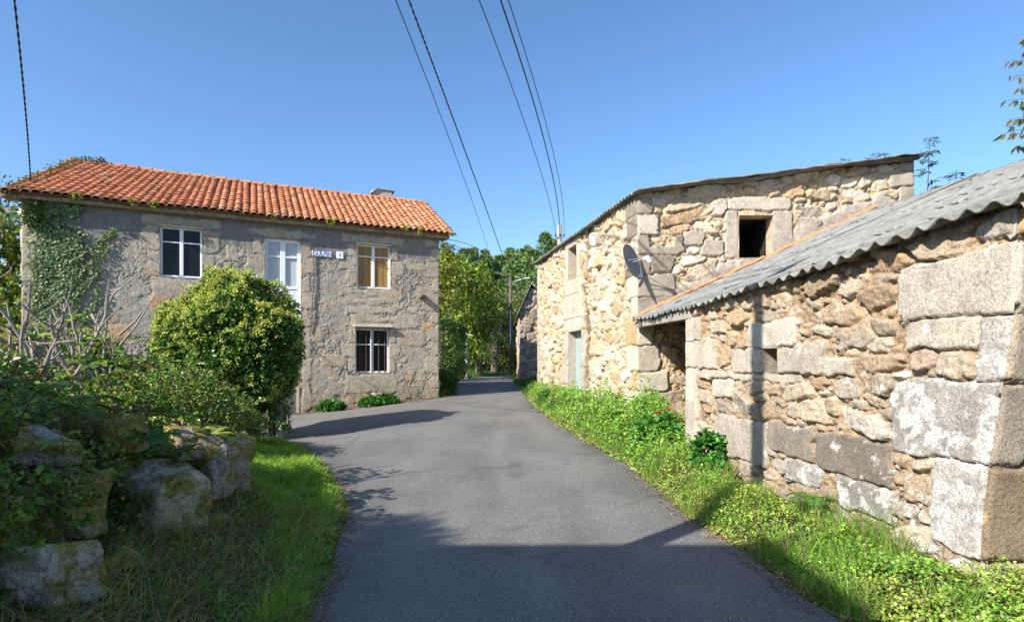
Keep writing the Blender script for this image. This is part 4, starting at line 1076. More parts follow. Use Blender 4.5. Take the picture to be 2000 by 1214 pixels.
# ================================================================== far barn, white garden wall, poles, cables
fb = empty('far_barn', (1.2, 28, .8), 'small gabled stone barn in shade farther down the lane', 'barn')
fA, fB_ = (.38, 27.0), (3.2, 27.6)
def fb_top(u): u = np.asarray(u, float); return np.interp(u, [0, .55, 2.84], [3.85, 5.15, 3.3])
masonry('gable_wall', fb, fA, fB_, .4, fb_top, [], [], .045, 51, .22, M['wall_far'], rub='far', relief=.05, stain=.5)
masonry('side_wall', fb, fA, (.30, 33.0), .4, lambda u: 3.85 + 0 * np.asarray(u), [], [], .08, 52, .25, M['wall_far'], rub='far')
masonry('side_wall', fb, fB_, (3.1, 33.4), .4, lambda u: 3.3 + 0 * np.asarray(u), [], [], .12, 53, .25, M['wall_far'], rub='far', flip=True)
masonry('back_wall', fb, (.30, 33.0), (3.1, 33.4), .4, fb_top, [], [], .12, 54, .25, M['wall_far'], rub='far', flip=True)
def fb_roof():
    for (a, b, n_) in (((.24, 3.72), (.93, 5.25), 5), ((.93, 5.25), (3.5, 3.2), 16)):
        t = np.linspace(0, 1, 120); s = np.linspace(0, 1, 12); T, S_ = np.meshgrid(t, s)
        X_ = a[0] + (b[0] - a[0]) * S_ - .02 * T * 6; Y_ = 26.82 + T * 6.6 + S_ * 0 + .2 * (a[0] + (b[0] - a[0]) * S_ - .4); Z_ = a[1] + (b[1] - a[1]) * S_ + .025 * np.cos(T * 6.6 * 2 * np.pi / .177)
        o = mesh_np('roof', np.stack([X_, Y_, Z_], -1).reshape(-1, 3), grid_mesh(T, S_), M['cement'], fb, np.ones((T.size, 3)) * (.20, .19, .18), smooth=True)
        o.modifiers.new('t', 'SOLIDIFY').thickness = .03
fb_roof()
gw = empty('garden_wall', (-3.2, 33.2, .8), 'white garden pier with openwork brick panel and small tiled coping', 'garden wall')
A_ = W(893, 700, 33.2); x0 = -3.30; x1 = -2.62
MB().box((x0, 33.2, .2), (x1 - x0, 0, 0), (0, .35, 0), (0, 0, .95)).build('plinth', M['white'], gw, bevel=.02)
MB().box((x0 - .05, 33.12, 1.15), (x1 - x0 + .12, 0, 0), (0, .5, 0), (0, 0, .10)).build('band', M['iron'], gw, bevel=.01)
MB().box((x0, 33.27, 1.25), (x1 - x0 - .14, 0, 0), (0, .2, 0), (0, 0, 1.35)).build('panel_back', M['dark'], gw)
mb = MB()
for r_ in range(9):
    for c_ in range(5):
        mb.box((x0 + .0 + c_ * .125 + (.03 if r_ % 2 else 0), 33.22, 1.26 + r_ * .11), (.085, 0, 0), (0, .06, 0), (0, 0, .075))
mb.build('openwork_bricks', M['cream'], gw)
MB().box((x1 - .14, 33.18, 1.25), (.14, 0, 0), (0, .3, 0), (0, 0, 1.9)).build('post', M['white'], gw, bevel=.01)
mb = MB(); mb.add([(x0 - .2, 33.0, 3.42), (x0 - .2, 34.2, 3.42), (x1 + .35, 34.2, 3.05), (x1 + .35, 33.0, 3.05), (x0 - .2, 33.0, 3.50), (x0 - .2, 34.2, 3.50), (x1 + .35, 34.2, 3.13), (x1 + .35, 33.0, 3.13)], [(0, 1, 2, 3), (7, 6, 5, 4), (0, 3, 7, 4), (1, 0, 4, 5), (2, 1, 5, 6), (3, 2, 6, 7)])
mb.build('coping', M['concrete'], gw)
# street lamp on a timber pole at the bend
lp = W(997, 718, 41.5); lt = W(997, 541, 41.5)
lamp = empty('street_lamp', lp, 'street lamp with short curved arm on a weathered pole at the bend', 'street lamp')
MB().tube([(lp.x, lp.y, lp.z - .6), (lp.x, lp.y, lt.z)], [.15, .11], 12).build('pole', M['bark'], lamp, smooth=True)
mb = MB(); mb.tube([(lp.x + .08, lp.y, lt.z - .75), (lp.x + .22, lp.y - .1, lt.z - .35), (lp.x + .7, lp.y - .3, lt.z - .22), (lp.x + 1.05, lp.y - .4, lt.z - .17)], .028, 8); mb.build('lamp_arm', M['steel'], lamp, smooth=True)
o = blob('lamp_head', (lp.x + 1.22, lp.y - .45, lt.z - .15), (.26, .11, .06), M['white'], lamp, 1, (.7, .7, .7), 2, 0.0)
o = MB().box((lp.x - .03, lp.y - .22, lp.z + 1.7), (.05, 0, 0), (0, .06, 0), (0, 0, 2.5)).build('conduit', M['white'], lamp)
# pole behind the tall barn
up = W(1093, 438, 25.0)
pole2 = empty('utility_pole', (up.x, up.y, .6), 'weathered utility pole rising behind the roof of the tall barn', 'utility pole')
MB().tube([(up.x, up.y, .3), (up.x, up.y, up.z)], [.16, .095], 12).build('pole', M['pole'], pole2, smooth=True)
mb = MB(); mb.box((up.x - .22, up.y - .12, up.z - .62), (.44, 0, 0), (0, .05, 0), (0, 0, .05)); mb.build('crossarm', M['steel'], pole2)
for dx in (-.18, 0, .18): MB().tube([(up.x + dx, up.y - .1, up.z - .57), (up.x + dx, up.y - .1, up.z - .45)], .03, 8).build('insulator', M['dark'], pole2)
# the near pole, just outside the frame on the left; its shadow falls on the lean-to
npole = Vector((-2.28, 1.82, 1.0))
pole3 = empty('utility_pole', npole, 'tall timber utility pole on the bank just left of the view', 'utility pole')
MB().tube([(npole.x, npole.y, .3), (npole.x, npole.y, 8.2)], [.13, .09], 14).build('pole', M['pole'], pole3, smooth=True)
def cable(name, pts, r, label, n=40, sag=0.0, mat='black', twist=False):
    a, b = Vector(pts[0]), Vector(pts[-1]); ps = []
    if len(pts) == 2:
        for i in range(n + 1):
            t = i / n; p = a.lerp(b, t); p.z -= sag * 4 * t * (1 - t); ps.append(p)
    else:
        # a curve through three points
        m_ = Vector(pts[1]); tm = (m_ - a).length / (b - a).length
        for i in range(n + 1):
            t = i / n; l0 = (t - tm) * (t - 1) / (tm); l1 = t * (t - 1) / (tm * (tm - 1)); l2 = t * (t - tm) / (1 - tm); ps.append(a * l0 + m_ * l1 + b * l2)
    mb = MB(); mb.tube(ps, r, 6)
    if twist:
        for ph in (0, math.pi):
            q = []
            for i in range(n * 8):
                t = i / (n * 8 - 1); j = min(int(t * n), n - 1); p = ps[j].lerp(ps[j + 1], t * n - j); an = t * (b - a).length * 14 + ph
                q.append(p + Vector((math.cos(an), 0, math.sin(an))) * r * 1.1)
            mb.tube(q, r * .8, 4)
    o = mb.build(name, M[mat], None, smooth=True)
    o.data.name = name
    return tag(o, label, 'cable', 'overhead cables')
top3 = (npole.x, npole.y, 7.9)
ltp = (lt.x, lt.y, lt.z - .1)
cable('overhead_cable', [top3, W(836, 100, 12.5), ltp], .014, 'thick twisted black cable, the longest, running from upper middle to the street lamp', twist=True)
cable('overhead_cable', [(npole.x - .2, npole.y, 8.0), W(812, 100, 12.5), W(952, 482, 34)], .011, 'thin cable hanging just left of the thick twisted black cable')
utp = (up.x, up.y - .1, up.z - .5)
cable('overhead_cable', [(npole.x + .2, npole.y + .2, 7.7), W(985, 130, 10.5), (utp[0] - .18, utp[1], utp[2])], .009, 'thin cable, leftmost of the bundle reaching the pole behind the tall barn')
cable('overhead_cable', [(npole.x + .3, npole.y + .2, 7.9), W(1011, 100, 10.8), (utp[0], utp[1], utp[2])], .015, 'thicker middle cable of the bundle reaching the pole behind the tall barn')
cable('overhead_cable', [(npole.x + .35, npole.y + .3, 8.1), W(1028, 110, 10.8), (utp[0] + .18, utp[1], utp[2])], .009, 'thin cable, rightmost of the bundle reaching the pole behind the tall barn')
cable('overhead_cable', [top3, W(42, 130, 9.6), W(60, 352, 13.6)], .011, 'twisted black cable dropping to the left end of the orange tiled roof', twist=True)
he = W(874, 466, 18.4)
for k, (px_, py_) in enumerate(((912, 476), (905, 487), (903, 491))):
    cable('overhead_cable', [(he.x - .2, he.y, he.z - .02 - .1 * k), W(px_, py_, 24), (lt.x, lt.y, lt.z - .2 - .3 * k)], .012, ('upper', 'middle', 'lowest')[k] + ' of three thin cables leaving the right corner of the tiled roof')
cable('overhead_cable', [(-26, 20, 7.0), W(20, 404, 15.5), (HB[0] - .1, HB[1] + .2, 5.5)], .010, 'short thin cable meeting the left roof corner from the left edge', n=12)
# ================================================================== vegetation
def unit(v): return v / np.maximum(1e-9, np.linalg.norm(v, axis=-1, keepdims=True))
def randdir(n, r=rng): return unit(r.normal(size=(n, 3)))
T4 = np.array([(0, 0, 0), (.45, .45, .10), (0, 1, 0), (-.45, .45, .10)]); F4 = np.array([(0, 1, 2), (0, 2, 3)])
T6 = np.array([(0, 0, 0), (.36, .22, .08), (.42, .58, .10), (0, 1, -.06), (-.42, .58, .10), (-.36, .22, .08)]); F6 = np.array([(0, 1, 2, 3), (0, 3, 4, 5)])
TV = np.array([(0, 0, 0), (.5, .15, .05), (.32, .45, .06), (0, 1, -.1), (-.32, .45, .06), (-.5, .15, .05)])   # pointed lobed
def leaves(name, pos, tip, nrm, size, col, mat, parent=None, width=.8, tpl='4', sizew=None):
    """many small leaves in one mesh; tip: where the leaf points, nrm: its face, both (n,3)"""
    T, Fc = {'4': (T4, F4), '6': (T6, F6), 'v': (TV, F6)}[tpl]
    n = len(pos); tip = unit(tip); s = unit(np.cross(tip, nrm)); up = np.cross(s, tip)
    size = np.broadcast_to(np.asarray(size, float), (n,)); w_ = size * width
    v = pos[:, None] + T[None, :, 0:1] * (s * w_[:, None])[:, None] + T[None, :, 1:2] * (tip * size[:, None])[:, None] + T[None, :, 2:3] * (up * size[:, None])[:, None]
    f = (Fc[None] + (np.arange(n) * len(T))[:, None, None]).reshape(-1, Fc.shape[1])
    c = np.repeat(np.clip(col, .003, .9), len(T), 0)
    return mesh_np(name, v.reshape(-1, 3), f, mat, parent, c)
def blades(name, pos, h, w, lean, col, mat=None, parent=None, seg=3, curve=.5):
    """grass blades: pos (n,3), height, width, lean (n,2)"""
    n = len(pos); h = np.broadcast_to(h, (n,)); w = np.broadcast_to(w, (n,))
    a = rng.uniform(0, 2 * np.pi, n); s = np.stack([np.cos(a), np.sin(a), 0 * a], 1)
    vs = []
    for i in range(seg + 1):
        t = i / seg; c = pos + np.stack([lean[:, 0] * t ** 2 * h, lean[:, 1] * t ** 2 * h, h * t * (1 - curve * .35 * t * np.linalg.norm(lean, axis=1))], 1)
        ww = w * (1 - t) ** .7 * .5
        if i < seg: vs += [c - s * ww[:, None], c + s * ww[:, None]]
        else: vs += [c]
    v = np.stack(vs, 1); k = v.shape[1]
    fq = []; 
    for i in range(seg - 1): fq.append((2 * i, 2 * i + 1, 2 * i + 3, 2 * i + 2))
    ft = np.array([(2 * seg - 2, 2 * seg - 1, 2 * seg)])
    off = (np.arange(n) * k)[:, None, None]
    c = np.repeat(np.clip(col, .003, .9), k, 0)
    return mesh_np(name, v.reshape(-1, 3), [(np.array(fq)[None] + off).reshape(-1, 4), (ft[None] + off).reshape(-1, 3)], mat or M['grass'], parent, c)
def pick(pal, n, jit=.18, r=rng):
    pal = np.array(pal); c = pal[r.integers(0, len(pal), n)]; return c * (1 + jit * r.normal(size=(n, 1))) * (1 + .06 * r.normal(size=(n, 3)))

G_LIME = [(.25, .36, .05), (.31, .42, .06), (.19, .30, .04), (.38, .43, .09), (.12, .22, .03), (.24, .27, .08)]
G_MID = [(.055, .13, .025), (.075, .16, .03), (.045, .10, .02), (.10, .19, .035)]
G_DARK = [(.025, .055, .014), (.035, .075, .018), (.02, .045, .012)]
G_IVY = [(.06, .145, .02), (.09, .19, .03), (.045, .10, .02), (.13, .23, .04)]
G_STRAW = [(.30, .24, .12), (.24, .18, .09), (.36, .28, .15)]

# ---- grass strip on the left, between bank and asphalt
def scatter(n, x0, x1, y0, y1, cond):
    out = []
    tot = 0
    while tot < n:
        x = rng.uniform(x0, x1, n * 2); y = rng.uniform(y0, y1, n * 2); sd = road_sd(x, y); k = cond(x, y, sd); out.append(np.stack([x[k], y[k], sd[k]], 1)); tot += k.sum()
        if k.sum() == 0: break
    return np.concatenate(out)[:n]
q = scatter(44000, -6.5, -.9, 2.2, 12.0, lambda x, y, sd: (sd > -.02 + .05 * pn(x * 4, y * 4)) & (x > foot_x(y) + .8 * ss(6.6, 5.4, y) + .4 * ss(5.4, 4.2, y) + .3 * pn(x * 2, y * 2, 3.)) & (rng.random(len(x)) < np.clip(1.5 - np.abs(y - 4) * .09, .3, 1)) & (x < -.5))
z = ground(q[:, 0], q[:, 1], q[:, 2]); pos = np.stack([q[:, 0], q[:, 1], z - .005], 1)
patch_ = fbm(q[:, 0] * 2.3, q[:, 1] * 2.3, 5., 3); tall = fbm(q[:, 0] * 1.3, q[:, 1] * 1.3, 15., 2)
h = (.045 + .08 * rng.random(len(q)) ** 1.5) * (1 + .9 * ss(.0, .6, tall)) * ss(-.05, .25, q[:, 2] + .06) + .02
h *= np.where(q[:, 0] < foot_x(q[:, 1]) + .4, 1.35, 1)
lean = rng.normal(0, .35, (len(q), 2)) + np.array([.25, -.1]) + 1.1 * np.stack([pn(q[:, 0] * 4, q[:, 1] * 4, 61.), pn(q[:, 0] * 4, q[:, 1] * 4, 67.)], 1)
col = pick([(.22, .43, .055), (.28, .50, .07), (.17, .34, .05), (.34, .50, .08)], len(q))
dry = (rng.random(len(q)) < (.10 + .5 * ss(.15, -.0, q[:, 2]) + .35 * ss(.2, .7, -patch_)))[:, None]
col = np.where(dry, pick(G_STRAW, len(q)), col)
tag(blades('grass', pos, h, .007 + .006 * rng.random(len(q)), lean, col), 'green grass strip between the bank and the lane edge', 'grass', kind='stuff')
# broad low leaves (clover, plantain) among the grass
q = scatter(9000, -6.5, -.9, 2.2, 12.0, lambda x, y, sd: (sd > .02) & (x > foot_x(y) + .3 + .7 * ss(5.8, 4.5, y)) & (x < -.5) & (pn(x * 2, y * 2, 6.) > -.15))
z = ground(q[:, 0], q[:, 1], q[:, 2]); a = rng.uniform(0, 6.28, len(q)); tip = np.stack([np.cos(a), np.sin(a), .2 + .5 * rng.random(len(q))], 1)
leaves('clover', np.stack([q[:, 0], q[:, 1], z + .015 + .03 * rng.random(len(q))], 1), tip, np.array([0, 0, 1.]) + .4 * randdir(len(q)), .02 + .035 * rng.random(len(q)), pick([(.11, .25, .04), (.16, .30, .05)], len(q)), M['leaf'], tpl='6')
tag(bpy.data.objects['clover'], 'broad leaved weeds and clover in the left grass', 'weeds', kind='stuff')

# ---- ground cover on the right verge
def verge_cond(x, y, sd): return (sd > -.03 + .07 * pn(x * 3, y * 3)) & (x > 0) & (x < np.where(y < 3.62, 4.2, np.where(y < 8.2, 2.51 + .12 * (8.2 - y) - .02, np.where(y < 12, 3.0, 2.65 - .2035 * (y - 12) - .02))))
q = scatter(85000, .2, 4.2, 2.2, 20.5, lambda x, y, sd: verge_cond(x, y, sd) & (rng.random(len(x)) < np.clip(3.2 / np.maximum(y, 1), .16, 1)) & (fbm(x * 2.6, y * 2.6, 45., 2) < .42 + .4 * rng.random(len(x)) + .3 * (y > 9)))
n = len(q); far = ss(6.5, 8.5, q[:, 1]); sd = q[:, 2]
wallside = np.where(q[:, 1] < 3.62, 1, np.where(q[:, 1] < 12, 2.51 + .12 * (8.2 - q[:, 1]) - q[:, 0], 2.65 - .2035 * (q[:, 1] - 12) - q[:, 0]))
mound = (.05 + .10 * ss(-.3, .5, fbm(q[:, 0] * 1.6, q[:, 1] * 1.6, 3., 3)) + (.16 * far + .22 * ss(7.6, 9.5, q[:, 1])) * ss(-.5, .3, fbm(q[:, 0] * 1.1, q[:, 1] * 1.1, 9., 3))) * ss(-.04, .35, sd)
mound *= 1 - .4 * ss(12, 14.5, q[:, 1])
mound *= lerp(1, ss(.0, .45, wallside), 1 - far)
mound *= 1 + .9 * ss(.1, .6, fbm(q[:, 0] * 3.2, q[:, 1] * 3.2, 77., 2))
crest = .09 * ss(.2, .6, fbm(q[:, 0] * 5, q[:, 1] * 5, 88., 2)) * ss(.1, .4, sd); mound += crest * ss(.1, .5, wallside)
hh = mound * (1 - rng.random(n) ** 2.2 * .9) + .006
z = ground(q[:, 0], q[:, 1], sd) + hh
a = rng.uniform(0, 6.28, n); tip = np.stack([np.cos(a), np.sin(a), rng.normal(.1, .5, n)], 1)
nr = np.array([-.25, -.3, .9]) + .75 * randdir(n)
g1 = pick(G_LIME, n); g2 = pick([(.14, .31, .04), (.20, .38, .05), (.27, .42, .06), (.09, .22, .03)], n)
patch_ = ss(-.3, .4, fbm(q[:, 0] * 1.4, q[:, 1] * 1.0, 22., 3) + .9 * ss(7.4, 9.2, q[:, 1]) - .1)[:, None]
col = lerp(g1, g2, patch_); col = np.where((rng.random(n) < .05 + .45 * ss(.18, .0, sd))[:, None], pick([(.30, .24, .11), (.26, .22, .08), (.22, .12, .06)], n), col)
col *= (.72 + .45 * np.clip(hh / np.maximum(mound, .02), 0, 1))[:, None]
size = (.010 + .019 * rng.random(n) ** 1.3) * (1 + .8 * far)
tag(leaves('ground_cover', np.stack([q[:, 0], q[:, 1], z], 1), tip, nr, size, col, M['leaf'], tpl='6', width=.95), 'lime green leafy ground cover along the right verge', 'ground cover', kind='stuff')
q = scatter(14000, .2, 4.2, 2.2, 20.5, lambda x, y, sd: verge_cond(x, y, sd) & (sd > .05) & (pn(x * 1.5, y * 1.5, 12.) > -.05) & (rng.random(len(x)) < np.clip(3.5 / np.maximum(y, 1), .1, 1)))
z = ground(q[:, 0], q[:, 1], q[:, 2])
tag(blades('verge_grass', np.stack([q[:, 0], q[:, 1], z], 1), (.10 + .18 * rng.random(len(q))) * (1 + .8 * ss(.1, .5, pn(q[:, 0] * 1.7, q[:, 1] * 1.7, 55.))), .005 + .004 * rng.random(len(q)), rng.normal(0, .5, (len(q), 2)) + np.array([-.3, -.3]), np.where(rng.random((len(q), 1)) < .22, pick(G_STRAW, len(q)), pick([(.15, .32, .05), (.22, .40, .07)], len(q)))), 'grass blades growing through the right verge', 'grass', kind='stuff')
# dry litter along both asphalt edges
q = scatter(5200, -4.5, 2.4, 2.4, 19.0, lambda x, y, sd: (sd > -.12) & (sd < .10) & (pn(x * 2.2, y * 2.2, 31.) > -.25) & (rng.random(len(x)) < np.clip(4.0 / np.maximum(y, 1), .2, 1)) & (np.abs(x) > .3))
z = np.maximum(ground(q[:, 0], q[:, 1], q[:, 2]), base_z(q[:, 0], q[:, 1]) + .016) + .004; a = rng.uniform(0, 6.28, len(q))
tag(leaves('litter', np.stack([q[:, 0], q[:, 1], z], 1), np.stack([np.cos(a), np.sin(a), .12 * rng.normal(size=len(q))], 1), np.array([0, 0, 1.]) + .25 * randdir(len(q)), .015 + .045 * rng.random(len(q)) ** 2, pick([(.34, .25, .14), (.25, .15, .08), (.20, .12, .07), (.40, .31, .19)], len(q)), M['dry'], width=.25), 'dry stalks and leaf litter along the asphalt edges', 'litter', kind='stuff')
# far verge greenery
q = scatter(26000, -5, 6, 18.5, 52, lambda x, y, sd: (sd > .02) & ((x > -3.2 - .05 * (y - 20)) | (y > 33)) & ~((x > .93) & (y < 20.5)))
z = ground(q[:, 0], q[:, 1], q[:, 2])
tag(blades('far_grass', np.stack([q[:, 0], q[:, 1], z], 1), .12 + .22 * rng.random(len(q)), .03 + .02 * rng.random(len(q)), rng.normal(0, .5, (len(q), 2)), pick([(.06, .14, .02), (.09, .18, .03), (.045, .10, .018)], len(q)), seg=2), 'grass on the verges beyond the bend', 'grass', kind='stuff')

# ---- the clump generator for shrubs and trees
def clumps(centres, radii, per, size, pal, name, mat, parent, tpl='4', width=.8, droop=.0, shade=0, out=.6, jit=.2, cloc=None, tipbias=None, r=rng, flat=.75):
    """leaf clusters round given centres: outward facing leaves over a loose ball"""
    centres = np.asarray(centres); radii = np.broadcast_to(radii, (len(centres),))
    n = len(centres) * per; ci = np.repeat(np.arange(len(centres)), per)
    d = randdir(n, r); rad = radii[ci] * (.45 + .6 * r.random(n) ** .6)
    pos = centres[ci] + d * rad[:, None] * np.array([1, 1, flat])
    ctr = centres.mean(0) if cloc is None else np.array(cloc)
    o = unit(pos - ctr)
    tip = unit(d * .7 + o * out + r.normal(size=(n, 3)) * .5 + np.array([0, 0, -droop]))
    nr = unit(o * .8 + np.array([0, 0, .7]) + r.normal(size=(n, 3)) * .6)
    ct = (1 + .18 * r.normal(size=(len(centres), 1)))[ci]
    col = pick(pal, n, jit, r) * ct
    return leaves(name, pos, tip, nr, size * (.65 + .7 * r.random(n)), col, mat, parent, width, tpl)

def strap_clump(name, loc, n, length, width, label, seed, col, cat='weed'):
    r = np.random.default_rng(seed); root = empty(name, loc, label, cat); p = np.array(loc) + r.normal(size=(n, 3)) * np.array((.03, .03, 0)); a = r.uniform(0, 6.28, n)
    blades('leaves', p, length * r.uniform(.6, 1.1, n), width, np.stack([np.cos(a), np.sin(a)], 1) * r.uniform(.6, 1.3, n)[:, None], pick(col, n, .12, r), M['leaf'], root, seg=4, curve=.9); return root
for k, (px_, py_, d_, n_, L_, lb) in enumerate(((385, 1175, 3.55, 26, .22, 'dark green strap leaved weed low on the bank slope, largest of its kind'), (470, 1195, 3.5, 16, .15, 'small strap leaved weed right of the largest one'), (300, 1190, 3.5, 14, .17, 'strap leaved weed left of the largest one'),
        (590, 985, 6.2, 16, .16, 'grass tuft at the sunlit end of the left strip'))):
    p = W(px_, py_, d_); strap_clump('strap_leaf_weed', (p.x, p.y, gz(p.x, p.y)), n_, L_, .022, lb, 800 + k, [(.09, .22, .05), (.12, .28, .05)])
p = W(570, 1145, 3.95); p.z = gz(p.x, p.y); root = empty('yellow_flower', p, 'single small yellow flower in the grass at lower left', 'flower')
MB().tube([p, p + Vector((.01, 0, .09)), p + Vector((.015, -.01, .15))], .0015, 4).build('stem', M['bark'], root)
d_ = randdir(26); d_[:, 2] = np.abs(d_[:, 2]) * .4; leaves('petals', np.tile(np.array(p + Vector((.015, -.01, .15))), (26, 1)), d_, np.tile([0, 0, 1.], (26, 1)), .014, np.tile([.75, .50, .02], (26, 1)), M['leaf'], root, width=.4)

# ================================================================== the big flowering ivy bush
def ivy_bush():
    base = Vector((-4.72, 11.3, gz(-4.72, 11.3)))
    root = empty('ivy_bush', base, 'large rounded ivy bush full of yellow green flower heads beside the lane', 'bush')
    C0 = np.array((-5.58, 11.5, 1.84))
    r = np.random.default_rng(21)
    def surf(n):
        d = randdir(n, r)
        d[:, 2] *= 1.0
        rx = 1.14; ry = 1.12; rz = 1.20
        p = d * np.array((rx, ry, rz))
        lump = 1 + .20 * fbm(d[:, 0] * 2.2, d[:, 1] * 2.2, d[:, 2] * 2.2, 4)
        p = p * lump[:, None]
        for lx, ly, lz, lw, la in ((.7, -.3, .6, .35, .16), (-.5, -.6, .7, .4, .14), (.2, -.9, .1, .4, .12), (.8, -.5, -.2, .3, .14), (-.8, -.5, .0, .4, .12), (0, 0, 1, .3, .10)):
            lv = np.array((lx, ly, lz)); lv = lv / np.linalg.norm(lv); p = p * (1 + la * np.exp(-((1 - d @ lv) / (lw * .5)) ** 2))[:, None]
        low = np.clip(-p[:, 2] / rz, 0, 1)                       # the underside leans to the post on the right
        p[:, 0] = p[:, 0] * (1 - .45 * low) + .45 * low
        p[:, 0] += .28 * np.clip(p[:, 2] / rz, 0, 1) * (p[:, 0] < 0.3)
        return p + C0, d
    p, d = surf(2600)
    k = p[:, 2] > .25; p, d = p[k], d[k]
    clumps(p - d * .06, .12 + .08 * r.random(len(p)), 24, .058, G_IVY, 'foliage', M['gloss'], root, tpl='v', width=.95, cloc=C0, r=r, out=.5)
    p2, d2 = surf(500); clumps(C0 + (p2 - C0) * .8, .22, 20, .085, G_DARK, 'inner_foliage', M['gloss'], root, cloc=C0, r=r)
    q = randdir(420, r); q = np.array((-6.15, 11.0, 1.0)) + q * np.array((1.15, .8, .95)) * (.8 + .25 * r.random((420, 1))); q = q[q[:, 2] > .3]
    clumps(q, .15, 22, .06, G_IVY, 'skirt_foliage', M['gloss'], root, tpl='v', width=.95, r=r)
    # flower heads: little balls of pale stalks
    p, d = surf(7800)
    dens = fbm(p[:, 0] * 1.8, p[:, 2] * 1.8, p[:, 1] * 1.8, 3) + .55 * d[:, 2] - .25 * d[:, 0] + .15
    k = (p[:, 2] > .9) & (r.random(len(p)) < ss(-.45, .9, dens)) ; p, d = p[k] + d[k] * (.07 + .07 * r.random((k.sum(), 1))), d[k]
    per = 11; n = len(p) * per; ci = np.repeat(np.arange(len(p)), per); dd = randdir(n, r)
    rad = (.027 + .014 * r.random(len(p)))[ci]
    ct = pick([(.36, .43, .10), (.45, .49, .14), (.30, .39, .08), (.50, .51, .16)], len(p), .12, r)[ci]
    leaves('flower_heads', p[ci] + dd * rad[:, None] * .55, dd, np.cross(dd, randdir(n, r)), rad * 1.1, ct, M['leaf'], root, width=1.0)
    # trailing shoots low on the right, down the post
    q = np.array([(-4.62 + .10 * r.normal(), 11.25 + .12 * r.normal(), .25 + 1.5 * r.random()) for _ in range(150)])
    clumps(q, .09, 14, .06, G_IVY, 'trailing_shoots', M['gloss'], root, tpl='v', droop=.8, r=r)
    mb = MB(); mb.tube([(-4.70, 11.2, -.1), (-4.72, 11.2, .9), (-4.85, 11.3, 1.9)], [.07, .06, .04], 10); 
    mb.tube([(-5.3, 11.6, -.1), (-5.35, 11.5, 1.0), (-5.6, 11.4, 2.2)], [.10, .08, .04], 10)
    for k in range(16):
        a = r.uniform(0, 6.28); e_ = C0 + np.array((math.cos(a) * 1.1, math.sin(a) * 1.0, r.uniform(-.3, 1.0))); mb.tube([(-5.35, 11.5, 1.0 + r.uniform(0, .8)), tuple((C0 + e_) / 2 + r.normal(size=3) * .1), tuple(e_)], [.035, .02, .008], 5)
    mb.build('branches', M['bark'], root)
    MB().box((-4.62, 11.12, .0 - .2), (.09, 0, 0), (0, .09, 0), (.02, 0, .95)).build('post', M['board'], root)
ivy_bush()

# ================================================================== the bank: old wall of mossy boulders
bw = empty('dry_stone_wall', (-2.6, 4.6, 0), 'overgrown bank wall of mossy boulders in shade at lower left', 'stone wall')
def moss(lightc, mossy, seed):
    def fn(v, nz):
        n = fbm(v[:, 0] * 3.2 + seed, v[:, 1] * 3.2, v[:, 2] * 3.2, 4)
        c = np.ones((len(v), 3)) * np.array(lightc) * (1 + .25 * fbm(v[:, 0] * 12, v[:, 1] * 12, v[:, 2] * 12, 3))[:, None]
        z01 = (v[:, 2] - v[:, 2].min()) / (np.ptp(v[:, 2]) + 1e-6)
        m_ = ss(.1, .5, n + mossy + .5 * (z01 - .6))
        mc = np.array((.26, .225, .06)) * (1 + .5 * fbm(v[:, 0] * 20, v[:, 1] * 20, v[:, 2] * 20, 2))[:, None]
        c = lerp(c, mc, m_[:, None]); wl = ss(.30, .42, fbm(v[:, 0] * 9, v[:, 1] * 9, v[:, 2] * 9 + seed, 3)) * (1 - m_) * .7
        return lerp(c, np.array((.38, .37, .33)), wl[:, None])
    return fn
Bs = [  # px, py, depth, half sizes (x, y, z), colour, moss, label
    (300, 972, 4.5, (.40, .24, .29), (.52, .48, .32), .06, 'large pale greenish block, the broadest of the bank'), (92, 1158, 2.95, (.18, .16, .24), (.50, .44, .33), .12, 'rough white lichened stone at the lower left corner'),
    (52, 872, 3.5, (.22, .2, .11), (.38, .36, .31), .05, 'flat grey stone at the left edge'), (238, 850, 4.35, (.15, .18, .15), (0.38, 0.34, 0.24), .3, None), (425, 915, 5.1, (.13, .16, .28), (0.35, 0.30, 0.22), .2, None),
    (455, 930, 5.55, (.08, .14, .30), (0.40, 0.30, 0.21), .0, None), (145, 985, 3.75, (.13, .16, .19), (0.32, 0.27, 0.18), .5, None), (330, 1150, 3.85, (.15, .16, .15), (0.22, 0.18, 0.13), .4, None),
    (375, 868, 5.0, (.14, .18, .12), (0.32, 0.27, 0.19), .35, None), (225, 1120, 3.5, (.10, .14, .14), (0.22, 0.18, 0.11), .5, None), (470, 880, 6.4, (.12, .18, .14), (0.32, 0.26, 0.19), .3, None), (410, 1030, 4.75, (.10, .14, .10), (0.24, 0.19, 0.13), .4, None)]
